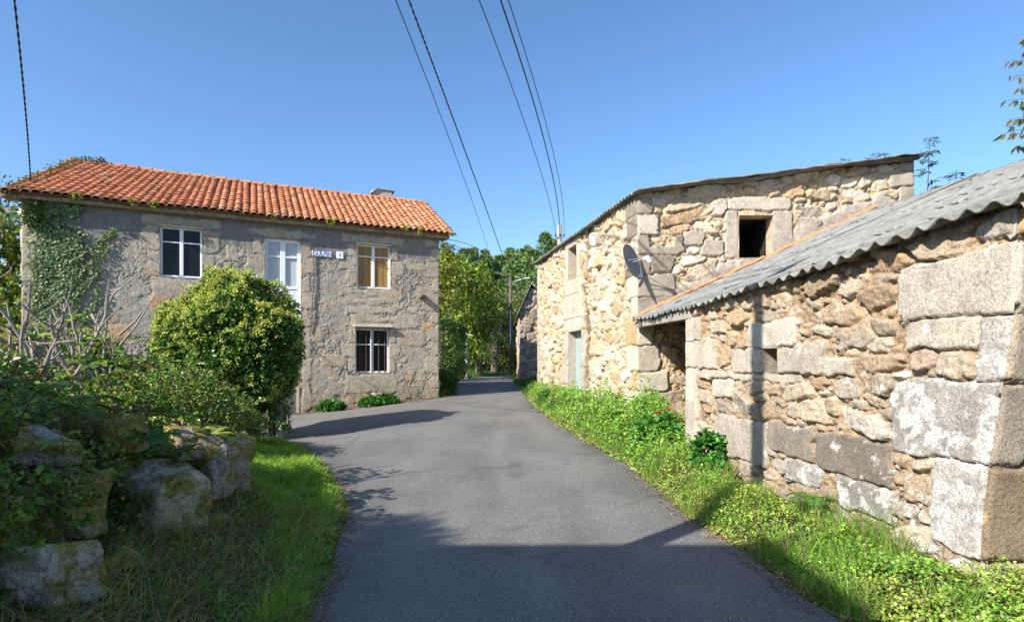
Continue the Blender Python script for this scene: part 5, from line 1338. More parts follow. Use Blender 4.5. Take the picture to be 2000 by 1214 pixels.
def rock(name, loc, size, mat, parent, seed, colfn, rot=0.0):
    bm = bmesh.new(); bmesh.ops.create_icosphere(bm, subdivisions=6, radius=1)
    d = np.array([tuple(q.co) for q in bm.verts]); f = np.array([[w_.index for w_ in q.verts] for q in bm.faces]); bm.free()
    r = np.random.default_rng(seed); pl = [(1, 0, 0), (-1, 0, 0), (0, 1, 0), (0, -1, 0), (0, 0, 1), (0, 0, -1)]; pn_ = np.concatenate([unit(np.array(pl) + .14 * r.normal(size=(6, 3))), unit(r.normal(size=(9, 3)))]); dist = np.concatenate([.80 + .08 * r.random(6), .95 + .22 * r.random(9)])
    dot = d @ pn_.T; rad = np.where(dot > .05, dist / np.maximum(dot, .05), 9); k = 16; radius = -np.log(np.exp(-k * rad).sum(1)) / k
    v = d * radius[:, None] * np.array(size)
    n1 = fbm(v[:, 0] * 5 + seed, v[:, 1] * 5, v[:, 2] * 5, 5, .55); cr_ = np.abs(fbm(v[:, 0] * 6 + seed, v[:, 1] * 6, v[:, 2] * 9 + 4, 3))
    v = v + d * (.022 * n1 - .02 * ss(.07, .0, cr_))[:, None]
    v = v @ np.array(Matrix.Rotation(rot, 3, 'Z')).T @ np.array(Matrix.Rotation(.12 * math.sin(seed), 3, 'Y')).T + np.array(loc)
    return mesh_np(name, v, f, mat, parent, np.clip(colfn(v, n1), .01, .9), smooth=True)
for i, (px_, py_, d_, s_, c_, ms_, lb) in enumerate(Bs):
    o = rock('boulder', W(px_, py_, d_ + s_[1] * .5), tuple(1.12 * q for q in s_), M['boulder'], bw, i * 3 + 2, moss(c_, ms_ + .12, i * 1.7), -.35 + .25 * math.sin(i * 2.1))
    if lb: o['label'] = lb
# earth and roots behind the boulders come from the terrain; leaf litter hangs over it
def bank_pts(n, d0=-.1, d1=1.6, y0=2.0, y1=10.8, r=rng):
    y = r.uniform(y0, y1, n); x = foot_x(y) - r.uniform(d0, d1, n); return x, y
n = 75000; x, y = bank_pts(n, -1.35, 2.8); k = (rng.random(n) < np.clip(3.2 / y, .3, 1)) & ((foot_x(y) - x > .1) | ((x < foot_x(y) + 1.25 * ss(6.6, 4.6, y) + .2 * pn(x * 3, y * 3, 3.)) & (y < 6.4))); x, y = x[k], y[k]; n = len(x)
z = ground(x, y); lift = .01 + .15 * rng.random(n) ** 1.6 * ss(.2, .7, foot_x(y) - x)
leaf_t = rng.random(n) * np.where(x > foot_x(y), .45, 1)
col = np.where((leaf_t < .25)[:, None], pick([(0.225, 0.150, 0.060), (0.120, 0.083, 0.038), (0.300, 0.225, 0.098)], n), pick([(0.090, 0.210, 0.030), (0.135, 0.270, 0.045), (0.060, 0.135, 0.022), (0.225, 0.330, 0.053)], n))
a = rng.uniform(0, 6.28, n)
tag(leaves('bank_undergrowth', np.stack([x + .1, y, z + lift], 1), np.stack([np.cos(a), np.sin(a), rng.normal(-.1, .5, n)], 1), np.array([-.35, -.5, .85]) + .55 * randdir(n), (.018 + .042 * rng.random(n) ** 1.3) * np.where(x < foot_x(y), 1.15, .8), col, M['leaf'], tpl='v', width=.8), 'dead leaves and low green growth covering the left bank', 'undergrowth', kind='stuff')
# small leaved creepers, dead fronds and moss tufts filling the joints of the bank's face
n = 30000; y = rng.uniform(2.5, 6.6, n); x = foot_x(y) + rng.uniform(-.30, .34, n); t_ = rng.random(n); z = np.maximum(ground(x, y) + .02, .08 + t_ * (1.02 - .62 * ss(5.2, 6.3, y)) * ss(.45, .05, x - foot_x(y)))
keep = fbm(x * 2.5, y * 2.5, z * 2.5, 3) + .35 * t_ - .1 > .0
for (px_, py_, d_, s_, c_, ms_, lb) in Bs:
    p = W(px_, py_, d_); rr_ = ((x - p.x) / (s_[0] * 1.02)) ** 2 + ((z - p.z) / (s_[2] * 1.0)) ** 2 + ((y - d_) / .75) ** 2
    keep &= ~((rr_ < 1) & (rng.random(n) < (.97 if lb else .6)))
x, y, z, t_ = x[keep], y[keep], z[keep], t_[keep]; n = len(x)
col = np.where((rng.random(n) < .25)[:, None], pick([(.20, .15, .06), (.13, .09, .04), (.28, .21, .09)], n), pick([(.13, .24, .04), (.18, .31, .05), (.08, .15, .03), (.24, .32, .06)], n))
tip = np.stack([rng.normal(.5, .6, n), rng.normal(-.3, .6, n), rng.normal(-.5, .5, n)], 1)
tag(leaves('bank_creeper', np.stack([x, y, z], 1), tip, np.array([-.1, -.8, .5]) + .5 * randdir(n), .018 + .042 * rng.random(n) ** 1.6, col, M['leaf'], tpl='v', width=.8), 'small creepers and dead leaves hanging over the face of the bank wall', 'creepers', kind='stuff')
# dry grass hanging on the bank foot and the top
x, y = bank_pts(20000, -1.5, .5, 2.4, 8.5); k = (x < foot_x(y) + 1.45 * ss(7.2, 4.8, y) + .1) & ((x > foot_x(y) + .22) | (rng.random(len(x)) < .12)); x, y = x[k], y[k]; z = ground(x, y)
tag(blades('dry_grass', np.stack([x, y, z], 1), .06 + .18 * rng.random(len(x)) ** 1.6 * (1 + ss(0, .5, pn(x * 3, y * 3, 9.))), .005 + .004 * rng.random(len(x)), rng.normal(0, .7, (len(x), 2)) + np.array([.5, -.3]), np.where(rng.random((len(x), 1)) < .62, pick(G_STRAW, len(x)) * 1.35, pick([(.18, .34, .06), (.25, .42, .08), (.12, .24, .04)], len(x)))), 'tangled dry and green grass on the slope of the left bank', 'grass', kind='stuff')

def bramble(seed, start, direction, length, label, nl=16, leaf=.055, pal=None, arch=.5, rise=.35):
    r = np.random.default_rng(seed); p = np.array(start, float); d = unit(np.array(direction, float)); pts = [p.copy()]; m = 22
    for i in range(m):
        t = i / m; d = unit(d + r.normal(size=3) * .10 + np.array((0, 0, -arch * t * .35))); p = p + d * length / m; pts.append(p.copy())
    root = empty('bramble', start, label, 'bramble', 'brambles over the left bank')
    MB().tube(pts, list(np.linspace(.006, .002, len(pts))), 5, cap=False).build('stem', M['stem'], root)
    P = []; T = []; 
    for i in range(nl):
        b = pts[2 + int((m - 2) * (i + .5) / nl)]; a = r.uniform(0, 6.28); dr = unit(np.array((math.cos(a), math.sin(a), .5 + .5 * r.random()))); c = b + dr * .05
        for k in range(3):
            an = a + (k - 1) * 1.1; P.append(c); T.append((math.cos(an), math.sin(an), r.normal() * .3))
    P = np.array(P); T = np.array(T)
    leaves('foliage', P, T, np.array([0, -.2, 1.]) + .45 * randdir(len(P), r), leaf * (.7 + .6 * r.random(len(P))), pick(pal or [(0.104, 0.221, 0.033), (0.195, 0.325, 0.046), (0.065, 0.143, 0.026), (0.260, 0.351, 0.052)], len(P), .2, r), M['leaf'], root, width=.75, tpl='6')
def frond(mbv, base, az, length, r, droop=.6, up=.9):
    """one fern frond: returns leaf arrays"""
    d = np.array((math.cos(az) * (1 - up * .5), math.sin(az) * (1 - up * .5), up)); d /= np.linalg.norm(d); p = np.array(base, float); P, T, Nn, S = [], [], [], []; m = 22; pts = [p.copy()]
    for i in range(m):
        t = i / m; d = unit(d + np.array((math.cos(az) * .03, math.sin(az) * .03, -droop * .11))); p = p + d * length / m; pts.append(p.copy())
        side = unit(np.cross(d, (0, 0, 1.))); w_ = length * .30 * (math.sin(math.pi * min(1, .12 + t * .9)) ** .8) * (1 - t * .35)
        if t < .08: continue
        for s_ in (-1, 1): P.append(p.copy()); T.append(unit(side * s_ + d * .35 + r.normal(size=3) * .05)); Nn.append(unit(np.cross(side, d))); S.append(w_)
    mbv.tube(pts, list(np.linspace(.004, .001, len(pts))), 4, cap=False)
    return P, T, Nn, S
def fern(loc, n, length, label, seed, pal=None, az=(0, 6.28), up=.9):
    r = np.random.default_rng(seed); root = empty('fern', loc, label, 'fern'); mb = MB(); P, T, Nn, S = [], [], [], []
    for i in range(n):
        a = az[0] + (az[1] - az[0]) * (i + r.random()) / n; q = frond(mb, loc, a, length * r.uniform(.7, 1.1), r, r.uniform(.4, .9), up * r.uniform(.6, 1.1))
        P += q[0]; T += q[1]; Nn += q[2]; S += q[3]
    mb.build('stems', M['bark'], root); P, T, Nn, S = map(np.array, (P, T, Nn, S))
    leaves('fronds', P, T, Nn, S, pick(pal or [(.07, .16, .025), (.10, .21, .035)], len(P), .12, r), M['leaf'], root, width=.28, tpl='6')
fern(W(300, 860, 4.5), 7, .36, 'bright green fern over the middle of the mossy bank', 3)
fern(W(150, 800, 4.1), 6, .38, 'green fern at the far left among the brambles', 4)
fern(W(402, 858, 5.2), 8, .34, 'sunlit yellow green fern near the right end of the bank top', 5, [(.20, .28, .04), (.26, .30, .05)])
fern(W(350, 890, 4.8), 6, .28, 'low yellowish fern just above the upright stones', 6, [(.14, .18, .03), (.1, .16, .03)])
fern(W(1500, 990, 5.75) + Vector((0, 0, 0)), 9, .48, 'broad fern at the foot of the lean-to wall', 7, [(.08, .20, .03), (.12, .26, .04)], up=.7)
fern((2.72, 5.15, .32), 7, .32, 'small fern in the weeds below the lichened blocks', 17, [(.08, .20, .03), (.12, .26, .04)], up=.8)
fern(W(205, 720, 5.0), 5, .35, 'fern frond clump below the bare cut branches', 8)
for i in range(46):
    r = random.Random(i * 7 + 1); y_ = r.uniform(3.2, 8.5); x_ = float(foot_x(y_)) - r.uniform(.3, 1.9)
    z_ = gz(x_, y_) + r.uniform(0.0, .25)
    bramble(100 + i, (x_, y_, z_), (r.uniform(-.3, 1.0), r.uniform(-.9, .5), r.uniform(.3, 1.2)), r.uniform(.6, 1.5), 'arching red stemmed bramble among the others trailing over the left bank', nl=r.randint(10, 20), arch=r.uniform(.6, 1.4), leaf=r.uniform(.05, .075))
# brambles of one kind share their label: nothing tells them apart
# bare cut branches at the left
def bare(seed, base, n, h, spread, label, mat='greytwig', name='cut_shrub', rad=.022, kink=.12, side=3):
    r = np.random.default_rng(seed); root = empty(name, base, label, 'shrub'); mb = MB()
    for i in range(n):
        a = r.uniform(0, 6.28); p = np.array(base) + np.array((math.cos(a), math.sin(a) * .7, 0)) * spread * r.random(); d = unit(np.array((r.normal() * .35, r.normal() * .25, 1.0))); L_ = h * r.uniform(.5, 1.15); pts = [p.copy()]; m = 9
        for k in range(m):
            d = unit(d + r.normal(size=3) * kink); p = p + d * L_ / m; pts.append(p.copy())
            if k > 2 and r.random() < side / 9:
                q = p.copy(); e_ = unit(d + r.normal(size=3) * .7); pp = [q.copy()]
                for _ in range(5): e_ = unit(e_ + r.normal(size=3) * .15); q = q + e_ * L_ * .08; pp.append(q.copy())
                mb.tube(pp, list(np.linspace(rad * .4, rad * .15, 6)), 5)
        mb.tube(pts, list(np.linspace(rad * r.uniform(.7, 1.2), rad * .4, m + 1)), 7)
    mb.build('branches', M[mat], root)
    return root
bare(1, tuple(W(40, 760, 5.2)), 17, 1.0, .55, 'cluster of pale cut branches standing at the left edge of the bank', rad=.024)
bare(2, tuple(W(120, 760, 5.8)), 12, .9, .5, 'pale cut branches right of the main cluster on the bank', rad=.022)
bare(3, tuple(W(215, 750, 7.0)), 7, .8, .6, 'thin bare branches before the ivy mounds by the house', rad=.014)
# a few long single sticks, crossing
for k, (a_, b_, d_, lb) in enumerate((((225, 685), (300, 580), 7.6, 'pale stick leaning right in front of the render below the left window'), ((232, 655), (290, 592), 7.8, 'shorter pale stick crossing the leaning one below the left window'), ((178, 612), (222, 690), 7.2, 'bare crooked twig left of the crossing sticks'))):
    p, q = W(a_[0], a_[1], d_), W(b_[0], b_[1], d_ + .15); m_ = p.lerp(q, .5) + Vector((.02, 0, -.03)); low_ = p if p.z < q.z else q
    tag(MB().tube([p, m_, q], [.017, .013, .008], 7).build('stick', M['greytwig'], None, smooth=True), lb, 'stick')
# the dense shrubbery behind the bank, in front of the house: low ivy mounds and thicket
def mound(name, loc, rad, label, pal, n=260, per=22, leaf=.06, seed=1, mat='gloss', cat='bush', flowers=0, stems=True, tpl='v', group=None, width=.9):
    r = np.random.default_rng(seed); root = empty(name, loc, label, cat, group); C0 = np.array(loc, float); R_ = np.array(rad)
    d = randdir(n, r); d[:, 2] = np.abs(d[:, 2]) * 1.0 - .15; p = C0 + d * R_ * (1 + .18 * fbm(d[:, 0] * 2 + seed, d[:, 1] * 2, d[:, 2] * 2, 3))[:, None] * (.72 + .3 * r.random((n, 1)))
    clumps(p, min(rad) * .22, per, leaf, pal, 'foliage', M[mat], root, tpl=tpl, cloc=C0, r=r, width=width)
    if flowers:
        d = randdir(flowers, r); d[:, 2] = np.abs(d[:, 2]); p = C0 + d * R_ * 1.06; per = 9; ci = np.repeat(np.arange(flowers), per); dd = randdir(len(ci), r)
        leaves('flower_heads', p[ci] + dd * .016, dd, np.cross(dd, randdir(len(ci), r)), .032, pick([(.34, .36, .10), (.42, .42, .14)], flowers, .12, r)[ci], M['leaf'], root, width=1)
    if stems:
        mb = MB()
        for k in range(9):
            a = r.uniform(0, 6.28); e_ = C0 + np.array((math.cos(a) * rad[0] * .7, math.sin(a) * rad[1] * .7, rad[2] * r.uniform(.3, .8))); mb.tube([tuple(C0 + np.array((0, 0, -.3))), tuple((C0 + e_) / 2 + r.normal(size=3) * .05), tuple(e_)], [.02, .012, .005], 5)
        mb.build('stems', M['bark'], root)
    return root
mound('ivy_mound', (-7.3, 9.6, 1.35), (.75, .6, .75), 'low flowering ivy mound left of the large ivy bush', G_IVY, 240, 22, .06, 31, flowers=260)
mound('ivy_mound', (-8.5, 10.3, 1.5), (.8, .6, .75), 'smaller flowering ivy mound before the ivy covered house corner', G_IVY, 220, 22, .06, 32, flowers=220)
mound('thicket', (-4.95, 8.2, .75), (1.05, .85, .80), 'brown and green thicket between bank and large ivy bush', [(0.140, 0.252, 0.042), (0.098, 0.182, 0.035), (0.210, 0.322, 0.056), (0.308, 0.252, 0.126), (0.070, 0.140, 0.028)], 420, 22, .055, 33, mat='leaf', tpl='6', width=.6)
mound('thicket', (-6.9, 7.4, 1.0), (1.2, .9, .65), 'dry brown thicket behind the bare cut branches', [(0.168, 0.252, 0.056), (0.126, 0.224, 0.042), (0.280, 0.210, 0.098), (0.196, 0.308, 0.056), (0.252, 0.364, 0.070)], 420, 22, .055, 34, mat='leaf', tpl='6', width=.6)
mound('thicket', (-4.75, 9.4, .42), (.55, .8, .5), 'low grey leaved thicket sprawling toward the ivy bush foot', [(0.210, 0.294, 0.084), (0.140, 0.224, 0.056), (0.280, 0.252, 0.126), (0.098, 0.168, 0.035)], 330, 20, .05, 35, mat='leaf', tpl='6', width=.5)
mound('laurel_shrub', (-4.7, 4.5, 1.2), (.9, .8, .60), 'dark glossy undergrowth at the left frame edge', [(0.112, 0.224, 0.040), (0.176, 0.304, 0.048), (0.064, 0.144, 0.029), (0.256, 0.208, 0.096)], 340, 20, .055, 36, tpl='6', width=.6)
mound('thicket', (-4.2, 5.4, .98), (.8, .9, .50), 'sunlit tangle of leaves on the bank above the upright stones', [(0.221, 0.351, 0.046), (0.143, 0.247, 0.039), (0.260, 0.247, 0.104), (0.104, 0.182, 0.033), (0.312, 0.416, 0.052)], 330, 20, .05, 37, mat='leaf', tpl='6', width=.55)

# ================================================================== ivy on the house corner and greenery on the roof
def wall_ivy():
    root = empty('climbing_ivy', HB + (0,), 'ivy climbing the left corner of the rendered house up to the eaves', 'ivy'); r = np.random.default_rng(51)
    runs = [((80, 640), (85, 410), 1.0), ((95, 640), (105, 430), .9), ((110, 630), (135, 440), .8), ((118, 560), (160, 470), .5), ((100, 600), (150, 520), .6), ((80, 600), (95, 400), .9), ((75, 420), (130, 400), .7), ((90, 520), (125, 480), .6),
            ((130, 520), (232, 446), .22), ((120, 570), (205, 488), .2), ((110, 610), (200, 520), .15), ((160, 640), (195, 565), .10), ((125, 640), (165, 560), .12), ((140, 420), (152, 400), .2), ((115, 540), (150, 455), .5)]
    P = []; mb = MB()
    for a, b, wd in runs:
        m = int(60 + 260 * wd); pts = []
        for k in range(m):
            t = k / m; px_ = a[0] + (b[0] - a[0]) * t + 6 * math.sin(t * 7 + a[0]) * (1 - .5 * wd) ; py_ = a[1] + (b[1] - a[1]) * t
            cu, cz = line_uv(HA, HB, px_, py_); u_ = cu + r.normal() * .16 * wd; z_ = cz + r.normal() * .06
            if k % 12 == 0: pts.append(frame_pt(hfr, cu, cz, .03))
            for _ in range(2): P.append(frame_pt(hfr, min(u_ + r.normal() * .04, HL + .2), z_ + r.normal() * .04, .05 + .07 * r.random()))
        if len(pts) > 2: mb.tube(pts, .012, 5, cap=False)
    mb.build('stems', M['bark'], root); P = np.array([tuple(p) for p in P]); n = len(P)
    a = r.uniform(-2.6, -.5, n); right = np.array([-HD[0], -HD[1], 0]); tip = right * np.cos(a)[:, None] + np.array([0, 0, 1.]) * np.sin(a)[:, None] * .8
    leaves('foliage', P, tip, np.array([hfr[2][0], hfr[2][1], .35]) + .35 * randdir(n, r), .055 + .04 * r.random(n), pick([(.13, .21, .07), (.20, .28, .11), (.08, .14, .04), (.26, .33, .15)], n, .15, r), M['leaf'], root, tpl='v')
    q = [tuple(frame_pt(hfr, 10.1 + .6 * r.random(), 5.0 + .5 * r.random(), .12)) for _ in range(26)]
    clumps(np.array(q), .16, 24, .07, G_DARK + G_IVY, 'eave_foliage', M['gloss'], root, tpl='v', r=r)
wall_ivy()
def roof_plants():
    root = empty('roof_creeper', RP(10.6, .5, .05), 'creeper growing along the left verge of the tiled roof', 'creeper'); r = np.random.default_rng(61)
    q = [np.array(RP(10.95 - .12 * abs(r.normal()), s, .06)) + r.normal(size=3) * .05 for s in r.random(110)] + [np.array(RP(10.2 + .5 * r.random(), .97 + .04 * r.random(), .15)) for _ in range(20)]
    clumps(np.array(q), .09, 12, .05, [(.07, .12, .03), (.10, .14, .04), (.05, .08, .03)], 'foliage', M['leaf'], root, r=r)
    for i, (u_, n_) in enumerate(((9.55, 9), (8.4, 6), (5.0, 3), (3.4, 8), (1.2, 7), (.75, 7), (-.33, 6), (7.9, 7))):
        q = np.array([np.array(RP(u_ + .04 * r.normal(), -.015, .05)) + r.normal(size=3) * .02 for _ in range(n_)])
        o = clumps(q, .06, 9, .06, [(.18, .24, .03), (.26, .30, .04)], 'gutter_fern', M['leaf'], None, r=r)
        tag(o, 'tuft of yellow green fern on the tile edge, ' + ('the largest, by the ivy corner', 'left of the left window', 'above the white balcony door', 'midway between balcony door and right window', 'left above the right window', 'right above the right window', 'at the right roof corner', 'directly above the left window')[i], 'fern')
roof_plants()
for k, (px_, py_, d_, s_) in enumerate(((648, 796, 16.7, .42), (725, 790, 17.2, .36), (757, 788, 17.5, .30))):
    p = W(px_, py_, d_); mound('wall_plant', (p.x, p.y, float(base_z(p.x, p.y)) + .08), (s_, .18, .24), 'bright green leafy plant at the foot of the rendered house, ' + ('leftmost of three', 'middle of three', 'rightmost of three')[k], [(.05, .17, .03), (.08, .22, .035)], 60, 26, .085, 70 + k, mat='leaf', cat='plant', stems=False, tpl='6')
p = W(868, 765, 19.6); mound('fern_clump', (p.x, p.y, float(base_z(p.x, p.y)) + .15), (.35, .5, .55), 'green ferns and nettles at the right corner of the rendered house', G_MID, 90, 26, .10, 75, mat='leaf', cat='plant', tpl='6', width=.4)

# weeds by the right wall
p = Vector((2.50, 6.9, .45)); mound('oak_sapling', W(1386, 895, 7.1), (.22, .18, .36), 'dark green lobed sapling growing against the lean-to wall', [(.06, .20, .03), (.08, .25, .04), (.04, .13, .02)], 110, 13, .065, 81, mat='gloss', cat='sapling', tpl='6')
mound('fig_seedling', W(1285, 850, 8.9), (.30, .35, .30), 'broad leaved green weed at the mouth of the open bay', [(.06, .19, .03), (.09, .24, .04)], 90, 14, .085, 82, mat='leaf', cat='plant', tpl='6', width=1.1)
for k, (px_, py_, d_, s_, c_) in enumerate(((1110, 790, 14.2, .45, 0), (1160, 805, 12.6, .45, 1), (1215, 835, 10.8, .38, 0), (1075, 775, 16.2, .4, 0), (1255, 800, 11.6, .28, 0))):
    mound('nettle_patch', W(px_, py_ + 12, d_), (s_, .7, .42), ('leafy nettle clump on the right verge ' + ('before the grey barn door', 'beside the ochre corner quoins', 'midway along the green verge', 'farthest up the verge', 'at the foot of the barn corner')[k]), [(.07, .18, .03), (.10, .23, .035), (.05, .13, .02)] + ([(.24, .20, .10)] if c_ == 0 and k < 2 else []), 150, 20, .06, 90 + k, mat='leaf', cat='weeds', tpl='6', width=.6, stems=False)
# dead twigs, rubble and broken tiles in the open bay
r = np.random.default_rng(99); root = empty('brush_heap', (2.95, 9.6, .3), 'heap of dry brown twigs inside the open bay of the shed', 'brush heap'); mb = MB()
for i in range(420):
    p = np.array((r.uniform(2.62, 3.6), r.uniform(8.35, 10.6), .35 + .55 * r.random() ** 1.5)); d = randdir(1, r)[0] * np.array((1, 1, .5)); q = p + d * r.uniform(.1, .3); m_ = (p + q) / 2 + r.normal(size=3) * .03; mb.tube([p, m_, q], [.005, .004, .002], 4, cap=False)
mb.build('twigs', M['twig'], root)
blob('earth', (3.1, 9.6, .2), (.6, 1.4, .4), M['soil'], root, 2, (.16, .10, .06), 4, .3)
for k, (px_, py_, rz_) in enumerate(((1290, 806, .5), (1305, 822, .8))):
    p = W(px_, py_, 9.7); vs = []; 
    for e_ in (0, 1):
        for q_ in range(7):
            an = math.pi * q_ / 6; a_ = Vector((math.cos(rz_), math.sin(rz_), .25)); s_ = Vector((-math.sin(rz_), math.cos(rz_), 0)); vs.append(p + a_ * (e_ * .42 - .2) + s_ * (.085 * math.cos(an)) + Vector((0, 0, .07 * math.sin(an))))
    mb = MB(); mb.add(vs, [(i, i + 1, i + 8, i + 7) for i in range(6)]); o = mb.build('loose_tile', M['terracotta'], None); o.modifiers.new('t', 'SOLIDIFY').thickness = .012
    tag(o, ('upper broken orange roof tile on the brush heap', 'lower broken orange roof tile half under twigs')[k], 'roof tile')
# leafy shoots behind the roofs on the right
def shoot(name, base, tip, label, n=60, leaf=.09, seed=0, pal=None, cat='sapling', width=.4, mat='leaf', side=.28, spread=.12):
    r = np.random.default_rng(seed); root = empty(name, base, label, cat); a, b = Vector(base), Vector(tip); mb = MB(); pts = [a.lerp(b, t) + Vector((math.sin(t * 3) * .06, 0, 0)) for t in np.linspace(0, 1, 8)]; mb.tube(pts, list(np.linspace(.02, .005, 8)), 5)
    P, T = [], []
    for i in range(n):
        t = r.uniform(.15, 1); c = a.lerp(b, t); an = r.uniform(0, 6.28); q = c + Vector((math.cos(an) * side, math.sin(an) * side, r.uniform(-.02, .12))) * (1.1 - t * .6)
        mb.tube([c, q], .003, 3, cap=False)
        for k in range(5): P.append(tuple(c.lerp(q, .4 + .15 * k))); an2 = an + (.9 if k % 2 else -.9); T.append((math.cos(an2), math.sin(an2), -.3 + .3 * r.normal()))
    mb.build('stems', M['bark'], root); leaves('foliage', np.array(P), np.array(T), np.array([0, -.4, 1.]) + .4 * randdir(len(P), r), leaf * (.7 + .5 * r.random(len(P))), pick(pal or [(.06, .13, .03), (.09, .17, .04)], len(P), .2, r), M[mat], root, width=width)
shoot('elder_shoot', W(1795, 500, 13.5), W(1815, 272, 13.5), 'tall leafy shoot rising behind the right end of the tall barn', 40, .15, 1)
shoot('elder_shoot', W(1800, 460, 13.2), W(1870, 340, 13.0), 'short leafy shoot leaning right above the lean-to ridge', 22, .15, 2)
shoot('elder_shoot', W(1655, 350, 14.5), W(1725, 298, 14.4), 'leafy sprig over the middle of the tall barn roof', 18, .14, 3)
shoot('elder_shoot', W(1640, 345, 14.5), W(1652, 312, 14.4), 'tiny sprig at the left of the barn roof sprigs', 5, .08, 4, side=.15)
# the tree whose twig ends hang in at the upper right
def hanging_tree():
    root = empty('cherry_tree', (8.6, 6.2, .2), 'autumn tree whose reddish green twigs hang in at the upper right edge', 'tree'); r = np.random.default_rng(71); mb = MB()
    mb.tube([(8.6, 6.2, 0), (8.5, 6.2, 2.0), (8.2, 6.2, 4.2), (7.6, 6.2, 5.4)], [.16, .13, .09, .05], 10); mb.build('trunk', M['bark'], root); mb = MB(); P, T = [], []
    ends = [((2030, 60), (1998, 78)), ((2060, 130), (1975, 118)), ((2060, 150), (1970, 150)), ((2060, 160), (1985, 175)), ((2060, 200), (1965, 196)), ((2060, 215), (1990, 210)), ((2060, 250), (1955, 262)), ((2070, 240), (1960, 248)), ((2060, 270), (1975, 262)), ((2060, 290), (1985, 285)), ((2080, 230), (1978, 232)), ((2060, 100), (2005, 100))]
    for k in range(24): ends.append(((2080 + r.integers(0, 60), r.integers(0, 300)), (2010 + r.integers(0, 100), r.integers(-20, 300))))
    for (x0, y0), (x1, y1) in ends:
        d_ = 6.2 + .25 * r.normal(); a = W(x0, y0, d_); b = W(x1, y1, d_); h_ = Vector((7.6, 6.2, 5.3)); pts = [h_, h_.lerp(a, .6) + Vector((0, 0, .1)), a, a.lerp(b, .5) + Vector((0, 0, .03)), b]; mb.tube(pts, [.02, .01, .006, .004, .002], 4, cap=False)
        for j in range(16):
            t = r.random() ** .7; c = a.lerp(b, t); P.append(tuple(c)); T.append((r.normal() * .5 - .5, r.normal() * .5, -.9 + .4 * r.normal()))
    mb.build('limbs', M['bark'], root)
    leaves('foliage', np.array(P), np.array(T), randdir(len(P), r), .10 * (.7 + .5 * r.random(len(P))), pick([(.10, .13, .03), (.13, .12, .04), (.16, .11, .045), (.06, .09, .025)], len(P), .2, r), M['leaf'], root, width=.36, tpl='6')
hanging_tree()

# ================================================================== trees
def tree(name, loc, label, crown, trunk, leaf, pal, seed, mat='leaf', cat='tree', per=26, cl=300, crad=.4, droop=.3, width=.6, group=None, tpl='4', limbs=10, shell=.55, flat=.75):
    """crown: list of ellipsoids (x, y, z, rx, ry, rz) in world space; trunk: points and radii"""
    r = np.random.default_rng(seed); root = empty(name, loc, label, cat, group); vol = np.array([c[3] * c[4] * c[5] for c in crown]); pr = vol ** .7 / (vol ** .7).sum(); pts = []
    for c, k in zip(crown, r.multinomial(cl, pr)):
        d = randdir(k, r); q = d * np.array(c[3:6]) * (shell + (1 - shell) * r.random((k, 1)) ** .5) * (1 + .22 * fbm(d[:, 0] * 1.7 + seed, d[:, 1] * 1.7, d[:, 2] * 1.7, 3))[:, None]; pts.append(q + np.array(c[:3]))
    pts = np.concatenate(pts); ctr = np.average(np.array([c[:3] for c in crown]), axis=0, weights=pr)
    clumps(pts, crad * (.7 + .6 * r.random(len(pts))), per, leaf, pal, 'crown', M[mat], root, tpl=tpl, cloc=ctr, droop=droop, width=width, r=r, flat=flat)
    mb = MB(); tp, tr = trunk; mb.tube(tp, tr, 9)
    for k in range(limbs):
        e_ = pts[r.integers(len(pts))]; s_ = np.array(tp[-1 - (k % 2)]) ; mb.tube([tuple(s_), tuple((s_ + e_) / 2 + np.array((0, 0, .15)) + r.normal(size=3) * .15), tuple(e_)], [tr[-1], tr[-1] * .55, tr[-1] * .15], 6)
    mb.build('trunk', M['bark'], root)
    return root
# the leafy walnut at the bend
def cr(px_, py_, d_, rx, rz, ry=None): p = W(px_, py_, d_); return (p.x, p.y, p.z, rx, ry or rx, rz)
bz = float(base_z(-1.7, 43))
tree('walnut_tree', (-2.6, 40, bz), 'broad yellow green tree with drooping leaves at the bend, brightest of the crowns', [cr(920, 560, 38, 1.7, 1.5), cr(900, 620, 37.5, 1.6, 1.6), cr(940, 610, 37, 1.3, 1.6), cr(925, 660, 37, 1.2, 1.0), cr(890, 540, 39, 1.2, 1.2)],
     ([(-2.2, 38.5, bz - .3), (-2.3, 38.5, bz + 2.4), (-2.5, 38.4, bz + 4)], [.3, .22, .12]), .36, [(.19, .29, .035), (.26, .35, .05), (.13, .21, .03), (.31, .31, .06)], 201, cl=330, per=20, crad=.42, droop=.8, width=.42)
tree('autumn_tree', (-5.2, 34, .9), 'yellowing tree rising just right of the tiled house corner', [cr(865, 560, 33, 1.3, 2.0), cr(872, 520, 34, 1.0, 1.2), cr(862, 500, 34, .7, .8)], ([(-4.2, 33.5, .6), (-4.1, 33.5, 3.2), (-4.0, 33.5, 4.6)], [.2, .14, .08]), .20, [(.17, .23, .03), (.24, .25, .03), (.13, .18, .03)], 202, cl=190, per=20, crad=.35, droop=.5)
tree('dark_tree', (-1.0, 43, bz), 'dark shaded tree standing between the walnut and the street lamp', [cr(970, 650, 44, 1.2, 1.8), cr(965, 610, 45, 1.2, 1.2), cr(980, 620, 46, 1.1, 1.2), cr(950, 690, 43, 1.2, .8)], ([(-1.35, 42.5, bz - .2), (-1.3, 42.6, bz + 1.8), (-1.45, 43, bz + 4.5)], [.30, .24, .12]), .19, [(.05, .08, .022), (.07, .10, .03), (.10, .12, .04)], 203, cl=260, per=20, crad=.45)
